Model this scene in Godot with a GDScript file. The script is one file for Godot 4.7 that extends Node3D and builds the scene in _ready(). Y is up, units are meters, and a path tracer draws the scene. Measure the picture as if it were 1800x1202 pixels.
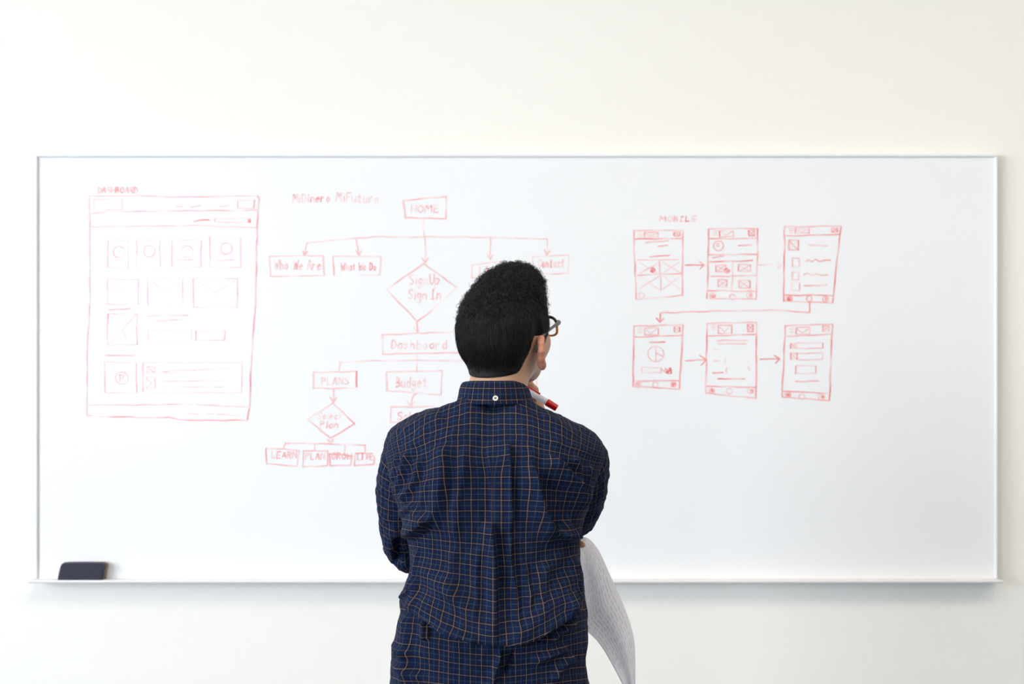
extends Node3D
# A man in a dark plaid shirt, seen from behind, studies a whiteboard covered with red marker sketches.

const WALL_Z := -4.058       # face of the wall that carries the board
const BOARD_Z := -4.034      # face of the writing surface
const EYE := 1.59            # camera height
const FOC := 2500.0          # focal length in pixels of the 1800 x 1202 frame
const BODY_Z := -2.78        # vertical axis of the standing man
const PX := 899.3            # pixels per metre at that axis

var M := {}
var noise := FastNoiseLite.new()
var fine := FastNoiseLite.new()
var rng := RandomNumberGenerator.new()


func _ready():
	# ---- camera: 50 mm lens, level, standing behind the man
	var cam := Camera3D.new()
	cam.name = "camera"
	cam.position = Vector3(0, EYE, 0)
	cam.fov = rad_to_deg(2.0 * atan(601.0 / FOC))
	cam.near = 0.05
	cam.far = 100.0
	var lens := CameraAttributesPhysical.new()
	lens.frustum_focal_length = 12.0 * FOC / 601.0
	lens.frustum_focus_distance = 2.70
	lens.exposure_aperture = 5.0
	lens.frustum_near = 0.05
	lens.frustum_far = 100.0
	cam.attributes = lens
	add_child(cam)
	cam.fov = rad_to_deg(2.0 * atan(601.0 / FOC))

	# ---- sky and exposure
	var env := Environment.new()
	env.background_mode = Environment.BG_SKY
	var sm := ProceduralSkyMaterial.new()
	sm.sky_top_color = Color(0.62, 0.76, 0.98)
	sm.sky_horizon_color = Color(0.86, 0.92, 1.0)
	sm.ground_bottom_color = Color(0.42, 0.43, 0.42)
	sm.ground_horizon_color = Color(0.62, 0.64, 0.64)
	sm.sky_energy_multiplier = 2.0
	var sky := Sky.new()
	sky.sky_material = sm
	env.sky = sky
	env.tonemap_mode = Environment.TONE_MAPPER_LINEAR
	env.tonemap_exposure = 0.80
	env.sdfgi_enabled = true
	env.ssao_enabled = true
	env.ssil_enabled = true
	var we := WorldEnvironment.new()
	we.name = "environment"
	we.environment = env
	add_child(we)

	# ---- daylight through the two windows of the left wall (cool) ...
	for w in WINDOWS:
		area("window_daylight", Vector3(LEFT + 0.03, (w[2] + w[3]) / 2, (w[0] + w[1]) / 2), Vector3(0, -90, 0), Vector2(w[1] - w[0], w[3] - w[2]), Color(0.953, 0.966, 0.987), DAYLIGHT)
	# ---- ... and warm ceiling panels
	for p in LAMPS:
		area("panel_light", Vector3(p.x, CEIL - 0.035, p.y), Vector3(-90, 0, 0), Vector2(0.36, 1.16), Color(1.0, 0.945, 0.86), LAMPLIGHT)

	noise.seed = 7
	noise.noise_type = FastNoiseLite.TYPE_SIMPLEX_SMOOTH
	noise.frequency = 1.0
	noise.fractal_octaves = 2
	fine.seed = 21
	fine.noise_type = FastNoiseLite.TYPE_SIMPLEX_SMOOTH
	fine.frequency = 1.0
	fine.fractal_octaves = 3
	rng.seed = 11
	materials()
	room()
	whiteboard()
	eraser()
	handwriting()
	person()


const LEFT := -6.0
const RIGHT := 5.0
const REAR := 20.0
const CEIL := 3.5
const WINDOWS := [[-1.5, 5.0, 0.80, 3.2], [13.9, 18.6, 0.80, 3.2]]   # z from, z to, y from, y to
const LAMPS := [Vector2(-0.33, -1.6), Vector2(-0.46, 12.9), Vector2(1.6, -1.6), Vector2(3.2, -1.6)]
const DAYLIGHT := 4.6
const LAMPLIGHT := 7.0


# ------------------------------------------------------------------ helpers
func at(px: float, py: float, d: float) -> Vector3:      # a point d metres away, given where it stands in the frame
	return Vector3((px - 900.0) / FOC * d, EYE - (py - 601.0) / FOC * d, -d)


func area(called: String, where: Vector3, turn: Vector3, size: Vector2, color: Color, energy: float):
	var l := AreaLight3D.new()
	l.name = called
	l.position = where
	l.rotation_degrees = turn
	l.area_size = size
	l.area_normalize_energy = false
	l.light_color = color
	l.light_energy = energy
	l.area_range = 30.0
	l.area_attenuation = 2.0
	l.shadow_enabled = true
	add_child(l, true)


func mat(color: Color, rough := 0.7, metal := 0.0) -> StandardMaterial3D:
	var m := StandardMaterial3D.new()
	m.albedo_color = color
	m.roughness = rough
	m.metallic = metal
	return m


func obj(called: String, mesh: Mesh, m: Material, parent: Node3D) -> MeshInstance3D:
	var o := MeshInstance3D.new()
	o.name = called
	o.mesh = mesh
	o.material_override = m
	parent.add_child(o, true)
	return o


func thing(called: String, label: String, category: String, where := Vector3.ZERO) -> Node3D:
	var o := Node3D.new()
	o.name = called
	o.position = where
	o.set_meta("label", label)
	o.set_meta("category", category)
	add_child(o, true)
	return o


func struct(called: String, mesh: Mesh, m: Material, label := "") -> MeshInstance3D:
	var o := obj(called, mesh, m, self)
	o.set_meta("kind", "structure")
	if label:
		o.set_meta("label", label)
	return o


func begin() -> SurfaceTool:
	var st := SurfaceTool.new()
	st.begin(Mesh.PRIMITIVE_TRIANGLES)
	return st


# a box with chamfered edges between two corners, added to a SurfaceTool (flat faces)
func box(st: SurfaceTool, lo: Vector3, hi: Vector3, c := 0.0):
	var mid := (lo + hi) / 2
	var h := (hi - lo) / 2
	c = minf(c, minf(h.x, minf(h.y, h.z)) * 0.9)
	for axis in 3:
		var u := (axis + 1) % 3
		var v := (axis + 2) % 3
		for s: float in [-1.0, 1.0]:
			var q := []
			for k in [[-1, -1], [1, -1], [1, 1], [-1, 1]]:
				var p := Vector3.ZERO
				p[axis] = s * h[axis]
				p[u] = k[0] * (h[u] - c)
				p[v] = k[1] * (h[v] - c)
				q.append(p + mid)
			var n := Vector3.ZERO
			n[axis] = s
			quad(st, q, n)
	if c <= 0.0:
		return
	for axis in 3:                                    # twelve bevels
		var u := (axis + 1) % 3
		var v := (axis + 2) % 3
		for su in [-1.0, 1.0]:
			for sv in [-1.0, 1.0]:
				var q := []
				for k in [[-1, 0], [1, 0], [1, 1], [-1, 1]]:
					var p := Vector3.ZERO
					p[axis] = k[0] * (h[axis] - c)
					p[u] = su * (h[u] - (c if k[1] else 0.0))
					p[v] = sv * (h[v] - (0.0 if k[1] else c))
					q.append(p + mid)
				var n := Vector3.ZERO
				n[u] = su
				n[v] = sv
				quad(st, q, n.normalized())
	for sx in [-1.0, 1.0]:
		for sy in [-1.0, 1.0]:
			for sz in [-1.0, 1.0]:
				var s := Vector3(sx, sy, sz)
				var q := [mid + s * (h - Vector3(0, c, c)), mid + s * (h - Vector3(c, 0, c)), mid + s * (h - Vector3(c, c, 0))]
				tri(st, q[0], q[1], q[2], s.normalized())


func quad(st: SurfaceTool, q: Array, n: Vector3):
	tri(st, q[0], q[1], q[2], n)
	tri(st, q[0], q[2], q[3], n)


func tri(st: SurfaceTool, a: Vector3, b: Vector3, c: Vector3, n: Vector3):
	if (b - a).cross(c - a).dot(n) > 0.0:             # front faces run clockwise
		var t := b
		b = c
		c = t
	for p in [a, b, c]:
		st.set_normal(n)
		st.add_vertex(p)


func boxes(list: Array, c := 0.0) -> Mesh:
	var st := begin()
	for b in list:
		box(st, b[0], b[1], c)
	return st.commit()


# a grid of points (rows x columns) as a smooth mesh; close_u joins the last column to the first
func grid_mesh(p: PackedVector3Array, cols: int, uv := PackedVector2Array(), outward := Vector3.INF, close_u := false) -> ArrayMesh:
	var rows := p.size() / cols
	var n := PackedVector3Array()
	n.resize(p.size())
	var idx := PackedInt32Array()
	for r in rows - 1:
		for c in cols - 1:
			var a := r * cols + c
			var b := a + 1
			var d := a + cols
			var e := d + 1
			var fn := (p[e] - p[a]).cross(p[d] - p[b])
			n[a] += fn
			n[b] += fn
			n[d] += fn
			n[e] += fn
			idx.append_array([a, b, e, a, e, d])
	if close_u:                                       # first and last column are the same points
		for r in rows:
			var s := n[r * cols] + n[r * cols + cols - 1]
			n[r * cols] = s
			n[r * cols + cols - 1] = s
	var flip := false
	if outward != Vector3.INF:
		var total := 0.0
		for i in range(0, p.size(), 7):
			total += n[i].dot(p[i] - outward)
		flip = total < 0.0
	for i in n.size():
		n[i] = (-n[i] if flip else n[i]).normalized()
	if not flip:
		for i in range(0, idx.size(), 3):
			var t := idx[i + 1]
			idx[i + 1] = idx[i + 2]
			idx[i + 2] = t
	var arr := []
	arr.resize(Mesh.ARRAY_MAX)
	arr[Mesh.ARRAY_VERTEX] = p
	arr[Mesh.ARRAY_NORMAL] = n
	if uv.size():
		arr[Mesh.ARRAY_TEX_UV] = uv
	arr[Mesh.ARRAY_INDEX] = idx
	var m := ArrayMesh.new()
	m.add_surface_from_arrays(Mesh.PRIMITIVE_TRIANGLES, arr)
	return m


# table lookup: rows of [key, value], keys rising
func look(t: Array, x: float, col := 1) -> float:
	if x <= t[0][0]:
		return t[0][col]
	for i in range(1, t.size()):
		if x <= t[i][0]:
			var f: float = (x - t[i - 1][0]) / (t[i][0] - t[i - 1][0])
			var y0: float = t[i - 1][col]
			var y1: float = t[i][col]
			var m0: float = (y1 - (t[i - 2][col] if i > 1 else y0)) * 0.5
			var m1: float = ((t[i + 1][col] if i + 1 < t.size() else y1) - y0) * 0.5
			var f2 := f * f
			var f3 := f2 * f
			return y0 * (2 * f3 - 3 * f2 + 1) + m0 * (f3 - 2 * f2 + f) + y1 * (3 * f2 - 2 * f3) + m1 * (f3 - f2)
	return t[-1][col]


func spline(pts: Array, t: float) -> Vector3:         # Catmull-Rom through the points, t from 0 to 1
	var f := clampf(t, 0.0, 1.0) * (pts.size() - 1)
	var i := mini(int(f), pts.size() - 2)
	return pts[i].cubic_interpolate(pts[i + 1], pts[maxi(i - 1, 0)], pts[mini(i + 2, pts.size() - 1)], f - i)


func lerp_list(r: Array, t: float) -> float:
	var f := clampf(t, 0.0, 1.0) * (r.size() - 1)
	var i := mini(int(f), r.size() - 2)
	var k := f - i
	return lerpf(r[i], r[i + 1], k * k * (3 - 2 * k))


# a round tube along a spline: points with radii; a bump function may push it out. Closed at both ends.
func tube(pts: Array, radii: Array, around := 16, along := 32, bump = null, caps := true, uv_scale := 1.0) -> ArrayMesh:
	var p := PackedVector3Array()
	var uv := PackedVector2Array()
	var side := Vector3.ZERO
	var length := 0.0
	var last: Vector3 = pts[0]
	var rows := []
	for j in along + 1:
		rows.append(j / float(along))
	if caps:
		rows.push_front(-1.0)
		rows.append(2.0)
	for t in rows:
		var tt := clampf(t, 0.0, 1.0)
		var c := spline(pts, tt)
		var dir := (spline(pts, minf(tt + 0.01, 1.0)) - spline(pts, maxf(tt - 0.01, 0.0))).normalized()
		if side == Vector3.ZERO:
			side = dir.cross(Vector3(0, 0, 1) if absf(dir.z) < 0.9 else Vector3(0, 1, 0)).normalized()
		side = (side - dir * side.dot(dir)).normalized()
		var other := dir.cross(side)
		length += c.distance_to(last)
		last = c
		var r := lerp_list(radii, tt)
		for k in around + 1:
			var a := TAU * (k % around) / around
			var rr := 0.0001 if t != tt else r
			if bump != null and t == tt:
				rr += bump.call(tt, a, c + (side * cos(a) + other * sin(a)) * r)
			p.append(c + (side * cos(a) + other * sin(a)) * rr)
			uv.append(Vector2(TAU * k / around * 0.052, length) * uv_scale)
	return grid_mesh(p, around + 1, uv, spline(pts, 0.5), true)


# a profile of [radius, height] turned about the y axis
func lathe(profile: Array, around := 32) -> ArrayMesh:
	var p := PackedVector3Array()
	for q in profile:
		for k in around + 1:
			var a := TAU * (k % around) / around
			p.append(Vector3(cos(a) * q[0], q[1], sin(a) * q[0]))
	return grid_mesh(p, around + 1, PackedVector2Array(), Vector3(0, (profile[0][1] + profile[-1][1]) / 2, 0), true)


# ------------------------------------------------------------------ distance fields and surface nets
class Field:
	var kind := PackedInt32Array()
	var a := PackedVector3Array()
	var b := PackedVector3Array()
	var ra := PackedFloat32Array()
	var rb := PackedFloat32Array()
	var k := PackedFloat32Array()
	var extra = null

	func bone(p: Vector3, q: Vector3, rp: float, rq: float, blend := 0.02):
		kind.append(0)
		a.append(p)
		b.append(q)
		ra.append(rp)
		rb.append(rq)
		k.append(blend)

	func egg(c: Vector3, r: Vector3, blend := 0.02):
		kind.append(1)
		a.append(c)
		b.append(r)
		ra.append(0)
		rb.append(0)
		k.append(blend)

	func carve(c: Vector3, r: Vector3, blend := 0.006):
		egg(c, r, blend)
		kind[-1] = 2

	func chain(pts: Array, radii: Array, blend := 0.004, first := 0.01):
		for i in pts.size() - 1:
			bone(pts[i], pts[i + 1], radii[i], radii[i + 1], first if i == 0 else blend)

	func value(p: Vector3) -> float:
		var d := 10.0
		for i in kind.size():
			var e: float
			if kind[i] == 0:
				var pa := p - a[i]
				var ba := b[i] - a[i]
				var h := clampf(pa.dot(ba) / ba.length_squared(), 0.0, 1.0)
				e = (pa - ba * h).length() - lerpf(ra[i], rb[i], h)
			else:
				var q := (p - a[i]) / b[i]
				var k0 := q.length()
				var k1 := (q / b[i]).length()
				e = k0 * (k0 - 1.0) / maxf(k1, 1e-6)
			var s := k[i]
			if kind[i] == 2:
				e = -e
				var g := maxf(s - absf(d - e), 0.0) / s
				d = maxf(d, e) + g * g * s * 0.25
			else:
				var g := maxf(s - absf(d - e), 0.0) / s
				d = minf(d, e) - g * g * s * 0.25
		return extra.call(p, d) if extra != null else d


# surface nets: one vertex in each crossed cell, one quad round each crossed edge; blocks far from the surface are skipped
func nets(f: Field, lo: Vector3, hi: Vector3, cell: float, into: Dictionary, xf := Transform3D(), limit := 1.0):
	var B := 6
	var nb := Vector3i(((hi - lo) / (cell * B)).ceil())
	var n := nb * B + Vector3i.ONE
	var val := PackedFloat32Array()
	val.resize(n.x * n.y * n.z)
	val.fill(9.0)
	var sx := 1
	var sy := n.x
	var sz := n.x * n.y
	var near: Array[Vector3i] = []
	var reach := cell * B * 0.87 * limit + cell * 2
	for bz in nb.z:
		for by in nb.y:
			for bx in nb.x:
				var c := lo + (Vector3(bx, by, bz) + Vector3(0.5, 0.5, 0.5)) * (cell * B)
				var d := f.value(c)
				var o := Vector3i(bx, by, bz) * B
				if absf(d) > reach:
					if d < 0.0:
						for z in range(o.z, o.z + B + 1):
							for y in range(o.y, o.y + B + 1):
								for x in range(o.x, o.x + B + 1):
									var i := x + y * sy + z * sz
									if val[i] == 9.0:
										val[i] = -1.0
					continue
				near.append(o)
	for o in near:
		for z in range(o.z, o.z + B + 1):
			for y in range(o.y, o.y + B + 1):
				for x in range(o.x, o.x + B + 1):
					var i := x + y * sy + z * sz
					if val[i] == 9.0 or val[i] == -1.0:
						val[i] = f.value(lo + Vector3(x, y, z) * cell)
	var where := {}
	var verts: PackedVector3Array = into.v
	var quads: PackedInt32Array = into.i
	var first := verts.size()
	var corner := [0, sx, sy, sx + sy, sz, sx + sz, sy + sz, sx + sy + sz]
	for o in near:
		for z in range(o.z, o.z + B):
			for y in range(o.y, o.y + B):
				for x in range(o.x, o.x + B):
					var i := x + y * sy + z * sz
					var mask := 0
					for q in 8:
						if val[i + corner[q]] < 0.0:
							mask |= 1 << q
					if mask == 0 or mask == 255:
						continue
					var sum := Vector3.ZERO
					var count := 0
					for e in EDGES:
						var v0 := val[i + corner[e[0]]]
						var v1 := val[i + corner[e[1]]]
						if (v0 < 0.0) != (v1 < 0.0):
							var t := v0 / (v0 - v1)
							sum += Vector3(e[0] & 1, (e[0] >> 1) & 1, e[0] >> 2).lerp(Vector3(e[1] & 1, (e[1] >> 1) & 1, e[1] >> 2), t)
							count += 1
					where[i] = verts.size()
					verts.append(xf * (lo + (Vector3(x, y, z) + sum / count) * cell))
	for i in where:
		var v: int = where[i]
		for axis in 3:
			var step: int = [sx, sy, sz][axis]
			var u: int = [sy, sz, sx][axis]
			var w: int = [sz, sx, sy][axis]
			var s0 := val[i] < 0.0
			if s0 == (val[i + step] < 0.0):
				continue
			if not (where.has(i - u) and where.has(i - w) and where.has(i - u - w)):
				continue
			var a: int = where[i - u - w]
			var b: int = where[i - w]
			var c: int = where[i - u]
			if s0:
				quads.append_array([a, v, b, a, c, v])
			else:
				quads.append_array([a, b, v, a, v, c])
	into.v = verts
	into.i = quads
	return first


const EDGES := [[0, 1], [2, 3], [4, 5], [6, 7], [0, 2], [1, 3], [4, 6], [5, 7], [0, 4], [1, 5], [2, 6], [3, 7]]


func net_mesh(into: Dictionary, colors := PackedColorArray()) -> ArrayMesh:
	var v: PackedVector3Array = into.v
	var idx: PackedInt32Array = into.i
	var n := PackedVector3Array()
	n.resize(v.size())
	for i in range(0, idx.size(), 3):
		var fn := (v[idx[i + 2]] - v[idx[i]]).cross(v[idx[i + 1]] - v[idx[i]])
		n[idx[i]] += fn
		n[idx[i + 1]] += fn
		n[idx[i + 2]] += fn
	for i in n.size():
		n[i] = n[i].normalized()
	var arr := []
	arr.resize(Mesh.ARRAY_MAX)
	arr[Mesh.ARRAY_VERTEX] = v
	arr[Mesh.ARRAY_NORMAL] = n
	if colors.size():
		arr[Mesh.ARRAY_COLOR] = colors
	arr[Mesh.ARRAY_INDEX] = idx
	var m := ArrayMesh.new()
	m.add_surface_from_arrays(Mesh.PRIMITIVE_TRIANGLES, arr)
	return m


# ------------------------------------------------------------------ materials
func noise_tex(freq: float, size := 512, normal := false, strength := 1.0, lo := 0.0, hi := 1.0) -> NoiseTexture2D:
	var t := NoiseTexture2D.new()
	var f := FastNoiseLite.new()
	f.seed = int(freq * 100.0)
	f.frequency = freq
	f.fractal_octaves = 4
	t.noise = f
	t.width = size
	t.height = size
	t.seamless = true
	t.as_normal_map = normal
	t.bump_strength = strength
	if not normal:
		var r := Gradient.new()
		r.set_color(0, Color(lo, lo, lo))
		r.set_color(1, Color(hi, hi, hi))
		t.color_ramp = r
	return t


func materials():
	M.wall = mat(Color(0.95, 0.938, 0.905), 0.9)
	M.wall.heightmap_enabled = true
	M.wall.heightmap_scale = 0.02
	M.wall.heightmap_texture = noise_tex(0.05)
	M.wall.uv1_triplanar = true
	M.wall.uv1_world_triplanar = true
	M.wall.uv1_scale = Vector3.ONE * 2.0
	M.ceiling = mat(Color(0.95, 0.945, 0.93), 0.95)
	M.floor = mat(Color(0.52, 0.57, 0.63), 0.95)
	M.side_wall = mat(Color(0.74, 0.73, 0.72), 0.9)
	M.far_wall = mat(Color(0.45, 0.45, 0.46), 0.9)
	M.floor.albedo_texture = noise_tex(0.3, 512, false, 1.0, 0.82, 1.0)
	M.floor.uv1_triplanar = true
	M.floor.uv1_world_triplanar = true
	M.floor.uv1_scale = Vector3.ONE * 1.4
	M.baseboard = mat(Color(0.90, 0.90, 0.89), 0.5)
	M.window_frame = mat(Color(0.90, 0.91, 0.92), 0.4)
	M.pane = mat(Color(0.95, 0.98, 1.0, 0.04), 0.0)
	M.pane.transparency = BaseMaterial3D.TRANSPARENCY_ALPHA
	M.lamp_frame = mat(Color(0.9, 0.9, 0.9), 0.4)
	M.lamp_glow = mat(Color(0.95, 0.93, 0.9), 0.6)
	M.lamp_glow.emission_enabled = true
	M.lamp_glow.emission = Color(1.0, 0.95, 0.86)
	M.lamp_glow.emission_energy_multiplier = 3.0
	M.board = mat(Color(0.945, 0.947, 0.945), 0.16)
	M.aluminium = mat(Color(0.93, 0.935, 0.935), 0.4, 0.0)
	M.tray = mat(Color(0.93, 0.915, 0.90), 0.45, 0.0)
	M.ink = mat(Color.WHITE, 0.45)
	M.ink.vertex_color_use_as_albedo = true
	M.felt = mat(Color(0.30, 0.30, 0.37), 0.95)
	M.felt.albedo_texture = noise_tex(0.12, 256, false, 1.0, 0.45, 1.0)
	M.felt.heightmap_enabled = true
	M.felt.heightmap_scale = 0.12
	M.felt.heightmap_texture = noise_tex(0.2, 256)
	M.felt.uv1_triplanar = true
	M.felt.uv1_scale = Vector3.ONE * 9.0
	M.felt.rim_enabled = true
	M.felt.rim = 0.5
	M.backing = mat(Color(0.60, 0.54, 0.50), 0.6)
	# plaid cotton: one repeat of the check, woven from warp and weft
	var size := 320
	var im := Image.create_empty(size, size, false, Image.FORMAT_RGB8)
	var warp: Array[Color] = []
	for i in size:
		warp.append(yarn(i / float(size)))
	for y in size:
		for x in size:
			var over := ((x / 2 + y / 2) % 2) == 0
			var w := 0.62 if over else 0.38
			var a := warp[x]
			var b := warp[y]
			w = clampf(w + (a.a - b.a) * 0.42, 0.06, 0.94)
			var c := b.lerp(a, w)
			im.set_pixel(x, y, Color(c.r, c.g, c.b))
	im.generate_mipmaps()
	M.plaid = mat(Color(0.95, 0.94, 0.945), 0.85)
	M.plaid.albedo_texture = ImageTexture.create_from_image(im)
	M.plaid.metallic_specular = 0.22
	M.button = mat(Color(0.86, 0.84, 0.82), 0.3)
	M.thread = mat(Color(0.06, 0.05, 0.06), 0.8)
	M.skin = mat(Color(1, 1, 1), 0.5)
	M.skin.vertex_color_use_as_albedo = true
	M.skin.subsurf_scatter_enabled = true
	M.skin.subsurf_scatter_strength = 0.12
	M.hair = mat(Color(0.035, 0.032, 0.030), 0.6)
	M.hair.metallic_specular = 0.35
	M.strand = mat(Color(0.05, 0.045, 0.042), 0.4)
	M.strand.metallic_specular = 0.45
	M.trouser = mat(Color(0.13, 0.14, 0.18), 0.9)
	M.shoe = mat(Color(0.10, 0.075, 0.06), 0.4)
	M.acetate = mat(Color(0.06, 0.055, 0.05), 0.25)
	M.temple = mat(Color(0.33, 0.32, 0.30), 0.35)
	M.amber = mat(Color(0.78, 0.56, 0.22), 0.25)
	M.lens = mat(Color(0.97, 0.98, 0.98, 0.05), 0.0)
	M.lens.transparency = BaseMaterial3D.TRANSPARENCY_ALPHA
	M.red = mat(Color(0.84, 0.05, 0.06), 0.35)
	M.barrel = mat(Color(0.90, 0.91, 0.94), 0.35)
	M.eye = mat(Color(0.92, 0.90, 0.88), 0.2)
	M.iris = mat(Color(0.10, 0.06, 0.04), 0.2)
	M.paper = mat(Color(0.89, 0.885, 0.92), 0.85)
	M.paper.backlight_enabled = true
	M.paper.backlight = Color(0.35, 0.35, 0.36)


# colour of one thread across the repeat; alpha says how much it lies on top
func yarn(u: float) -> Color:
	var d := absf(fposmod(u + 0.5, 1.0) - 0.5)        # 0 at the white line, 0.5 at the tan line
	var c := Color(0.045, 0.05, 0.10, 0.0)           # navy ground
	if d < 0.020:
		c = Color(0.45, 0.455, 0.50, 0.8)
	elif d < 0.150:
		c = Color(0.185, 0.112, 0.100, 0.12)
		if d > 0.075 and d < 0.095:
			c = Color(0.045, 0.04, 0.055, 0.1)
	elif d < 0.185:
		c = Color(0.022, 0.026, 0.045, 0.0)
	elif d < 0.305:
		c = Color(0.042, 0.145, 0.300, 0.0)
	elif d < 0.335:
		c = Color(0.025, 0.03, 0.06, 0.0)
	elif d < 0.455:
		c = Color(0.042, 0.140, 0.285, 0.0)
	elif d > 0.483:
		c = Color(0.365, 0.335, 0.33, 0.62)
	else:
		c = Color(0.04, 0.04, 0.06, 0.0)
	return c


# ------------------------------------------------------------------ the room
func room():
	var T := 0.15
	struct("wall_back", boxes([[Vector3(LEFT - T, 0, WALL_Z - T), Vector3(RIGHT + T, CEIL, WALL_Z)]]), M.wall, "plain off-white wall behind the whiteboard")
	struct("wall_right", boxes([[Vector3(RIGHT, 0, WALL_Z), Vector3(RIGHT + T, CEIL, REAR)]]), M.side_wall)
	struct("wall_front", boxes([[Vector3(LEFT - T, 0, REAR), Vector3(RIGHT + T, CEIL, REAR + T)]]), M.far_wall)
	struct("floor", boxes([[Vector3(LEFT - T, -T, WALL_Z - T), Vector3(RIGHT + T, 0, REAR + T)]]), M.floor)
	struct("ceiling", boxes([[Vector3(LEFT - T, CEIL, WALL_Z - T), Vector3(RIGHT + T, CEIL + T, REAR + T)]]), M.ceiling)
	var parts := []
	var z := WALL_Z
	for w in WINDOWS:
		parts.append([Vector3(LEFT - T, 0, z), Vector3(LEFT, CEIL, w[0])])
		parts.append([Vector3(LEFT - T, 0, w[0]), Vector3(LEFT, w[2], w[1])])
		parts.append([Vector3(LEFT - T, w[3], w[0]), Vector3(LEFT, CEIL, w[1])])
		z = w[1]
	parts.append([Vector3(LEFT - T, 0, z), Vector3(LEFT, CEIL, REAR)])
	struct("wall_left", boxes(parts), M.wall)
	var k := 1
	for w in WINDOWS:
		var f := []
		var x0 := LEFT - 0.12
		var x1 := LEFT - 0.06
		f.append([Vector3(x0, w[2], w[0]), Vector3(x1, w[2] + 0.06, w[1])])
		f.append([Vector3(x0, w[3] - 0.06, w[0]), Vector3(x1, w[3], w[1])])
		var glass := []
		var bars := 3
		for i in bars + 1:
			var c: float = lerpf(w[0] + 0.03, w[1] - 0.03, i / float(bars))
			f.append([Vector3(x0, w[2] + 0.06, c - 0.03), Vector3(x1, w[3] - 0.06, c + 0.03)])
			if i < bars:
				glass.append([c + 0.03, lerpf(w[0] + 0.03, w[1] - 0.03, (i + 1) / float(bars)) - 0.03])
		var o := struct("window_%d" % k, boxes(f, 0.004), M.window_frame)
		for g in glass:
			obj("pane", boxes([[Vector3(LEFT - 0.093, w[2] + 0.06, g[0]), Vector3(LEFT - 0.087, w[3] - 0.06, g[1])]]), M.pane, o)
		k += 1
	struct("baseboard_back", boxes([[Vector3(LEFT, 0, WALL_Z), Vector3(RIGHT, 0.1, WALL_Z + 0.014)]], 0.004), M.baseboard)
	struct("baseboard_left", boxes([[Vector3(LEFT, 0, WALL_Z + 0.014), Vector3(LEFT + 0.014, 0.1, REAR)]], 0.004), M.baseboard)
	struct("baseboard_right", boxes([[Vector3(RIGHT - 0.014, 0, WALL_Z + 0.014), Vector3(RIGHT, 0.1, REAR)]], 0.004), M.baseboard)
	var names := ["above the space behind the person", "farther back in the room", "second from the right wall", "nearest the right wall"]
	for i in LAMPS.size():
		var p: Vector2 = LAMPS[i]
		var l := thing("ceiling_lamp", "flat rectangular ceiling lamp panel " + names[i], "lamp", Vector3(p.x, CEIL, p.y))
		l.set_meta("group", "ceiling lamp panels")
		obj("frame", boxes([[Vector3(-0.2, -0.03, -0.6), Vector3(-0.18, 0, 0.6)], [Vector3(0.18, -0.03, -0.6), Vector3(0.2, 0, 0.6)], [Vector3(-0.18, -0.03, -0.6), Vector3(0.18, 0, -0.58)], [Vector3(-0.18, -0.03, 0.58), Vector3(0.18, 0, 0.6)]], 0.003), M.lamp_frame, l)
		obj("diffuser", boxes([[Vector3(-0.18, -0.025, -0.58), Vector3(0.18, -0.012, 0.58)]]), M.lamp_glow, l)


# ------------------------------------------------------------------ the whiteboard
const GLYPH := {
	"A": "0,0 3,10 6,0;1,4 5,4", "B": "0,0 0,10 4,9 4,6 0,5 5,4 5,1 0,0", "C": "6,8 3,10 0,7 0,3 3,0 6,2", "D": "0,0 0,10 4,9 6,5 4,1 0,0",
	"E": "6,10 0,10 0,0 6,0;0,5 5,5", "F": "6,10 0,10 0,0;0,5 4,5", "G": "6,8 3,10 0,6 0,3 3,0 6,2 6,5 3,5", "H": "0,0 0,10;6,0 6,10;0,5 6,5",
	"I": "0,10 4,10;2,10 2,0;0,0 4,0", "K": "0,0 0,10;6,10 0,5 6,0", "L": "0,10 0,0 5,0", "M": "0,0 1,10 4,4 7,10 8,0", "N": "0,0 0,10 6,0 6,10",
	"O": "3,10 0,7 0,3 3,0 6,3 6,7 3,10", "P": "0,0 0,10 5,9 5,6 0,5", "R": "0,0 0,10 5,9 5,6 0,5;2,5 6,0", "S": "6,9 3,10 0,8 1,6 5,4 6,2 3,0 0,1",
	"T": "0,10 6,10;3,10 3,0", "U": "0,10 0,3 3,0 6,3 6,10", "V": "0,10 3,0 6,10", "W": "0,10 2,0 4,7 6,0 8,10",
	"a": "5,6 2,6 0,3 2,0 5,2;5,6 5,0", "b": "0,10 0,0 4,0 5,3 4,6 0,5", "c": "5,5 2,6 0,3 2,0 5,1", "d": "5,10 5,0 1,0 0,3 1,6 5,5",
	"e": "0,3 5,4 3,6 0,4 1,0 5,1", "g": "5,5 2,6 0,3 2,1 5,3;5,6 5,-2 2,-4 0,-2", "h": "0,10 0,0;0,4 3,6 5,4 5,0", "i": "1,6 1,0;1,8 1,9",
	"l": "1,10 1,0", "n": "0,6 0,0;0,4 3,6 5,4 5,0", "o": "2,6 0,3 2,0 5,2 4,5 2,6", "p": "0,6 0,-4;0,5 3,6 5,4 3,0 0,1", "r": "0,6 0,0;0,4 2,6 4,6",
	"s": "4,5 2,6 0,5 4,2 2,0 0,1", "t": "2,9 2,1 4,0;0,6 4,6", "u": "0,6 0,1 3,0 5,2;5,6 5,0",
}
var pen: SurfaceTool
var board: Node3D
var ink_count := 0
var faint := 0.8


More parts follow.
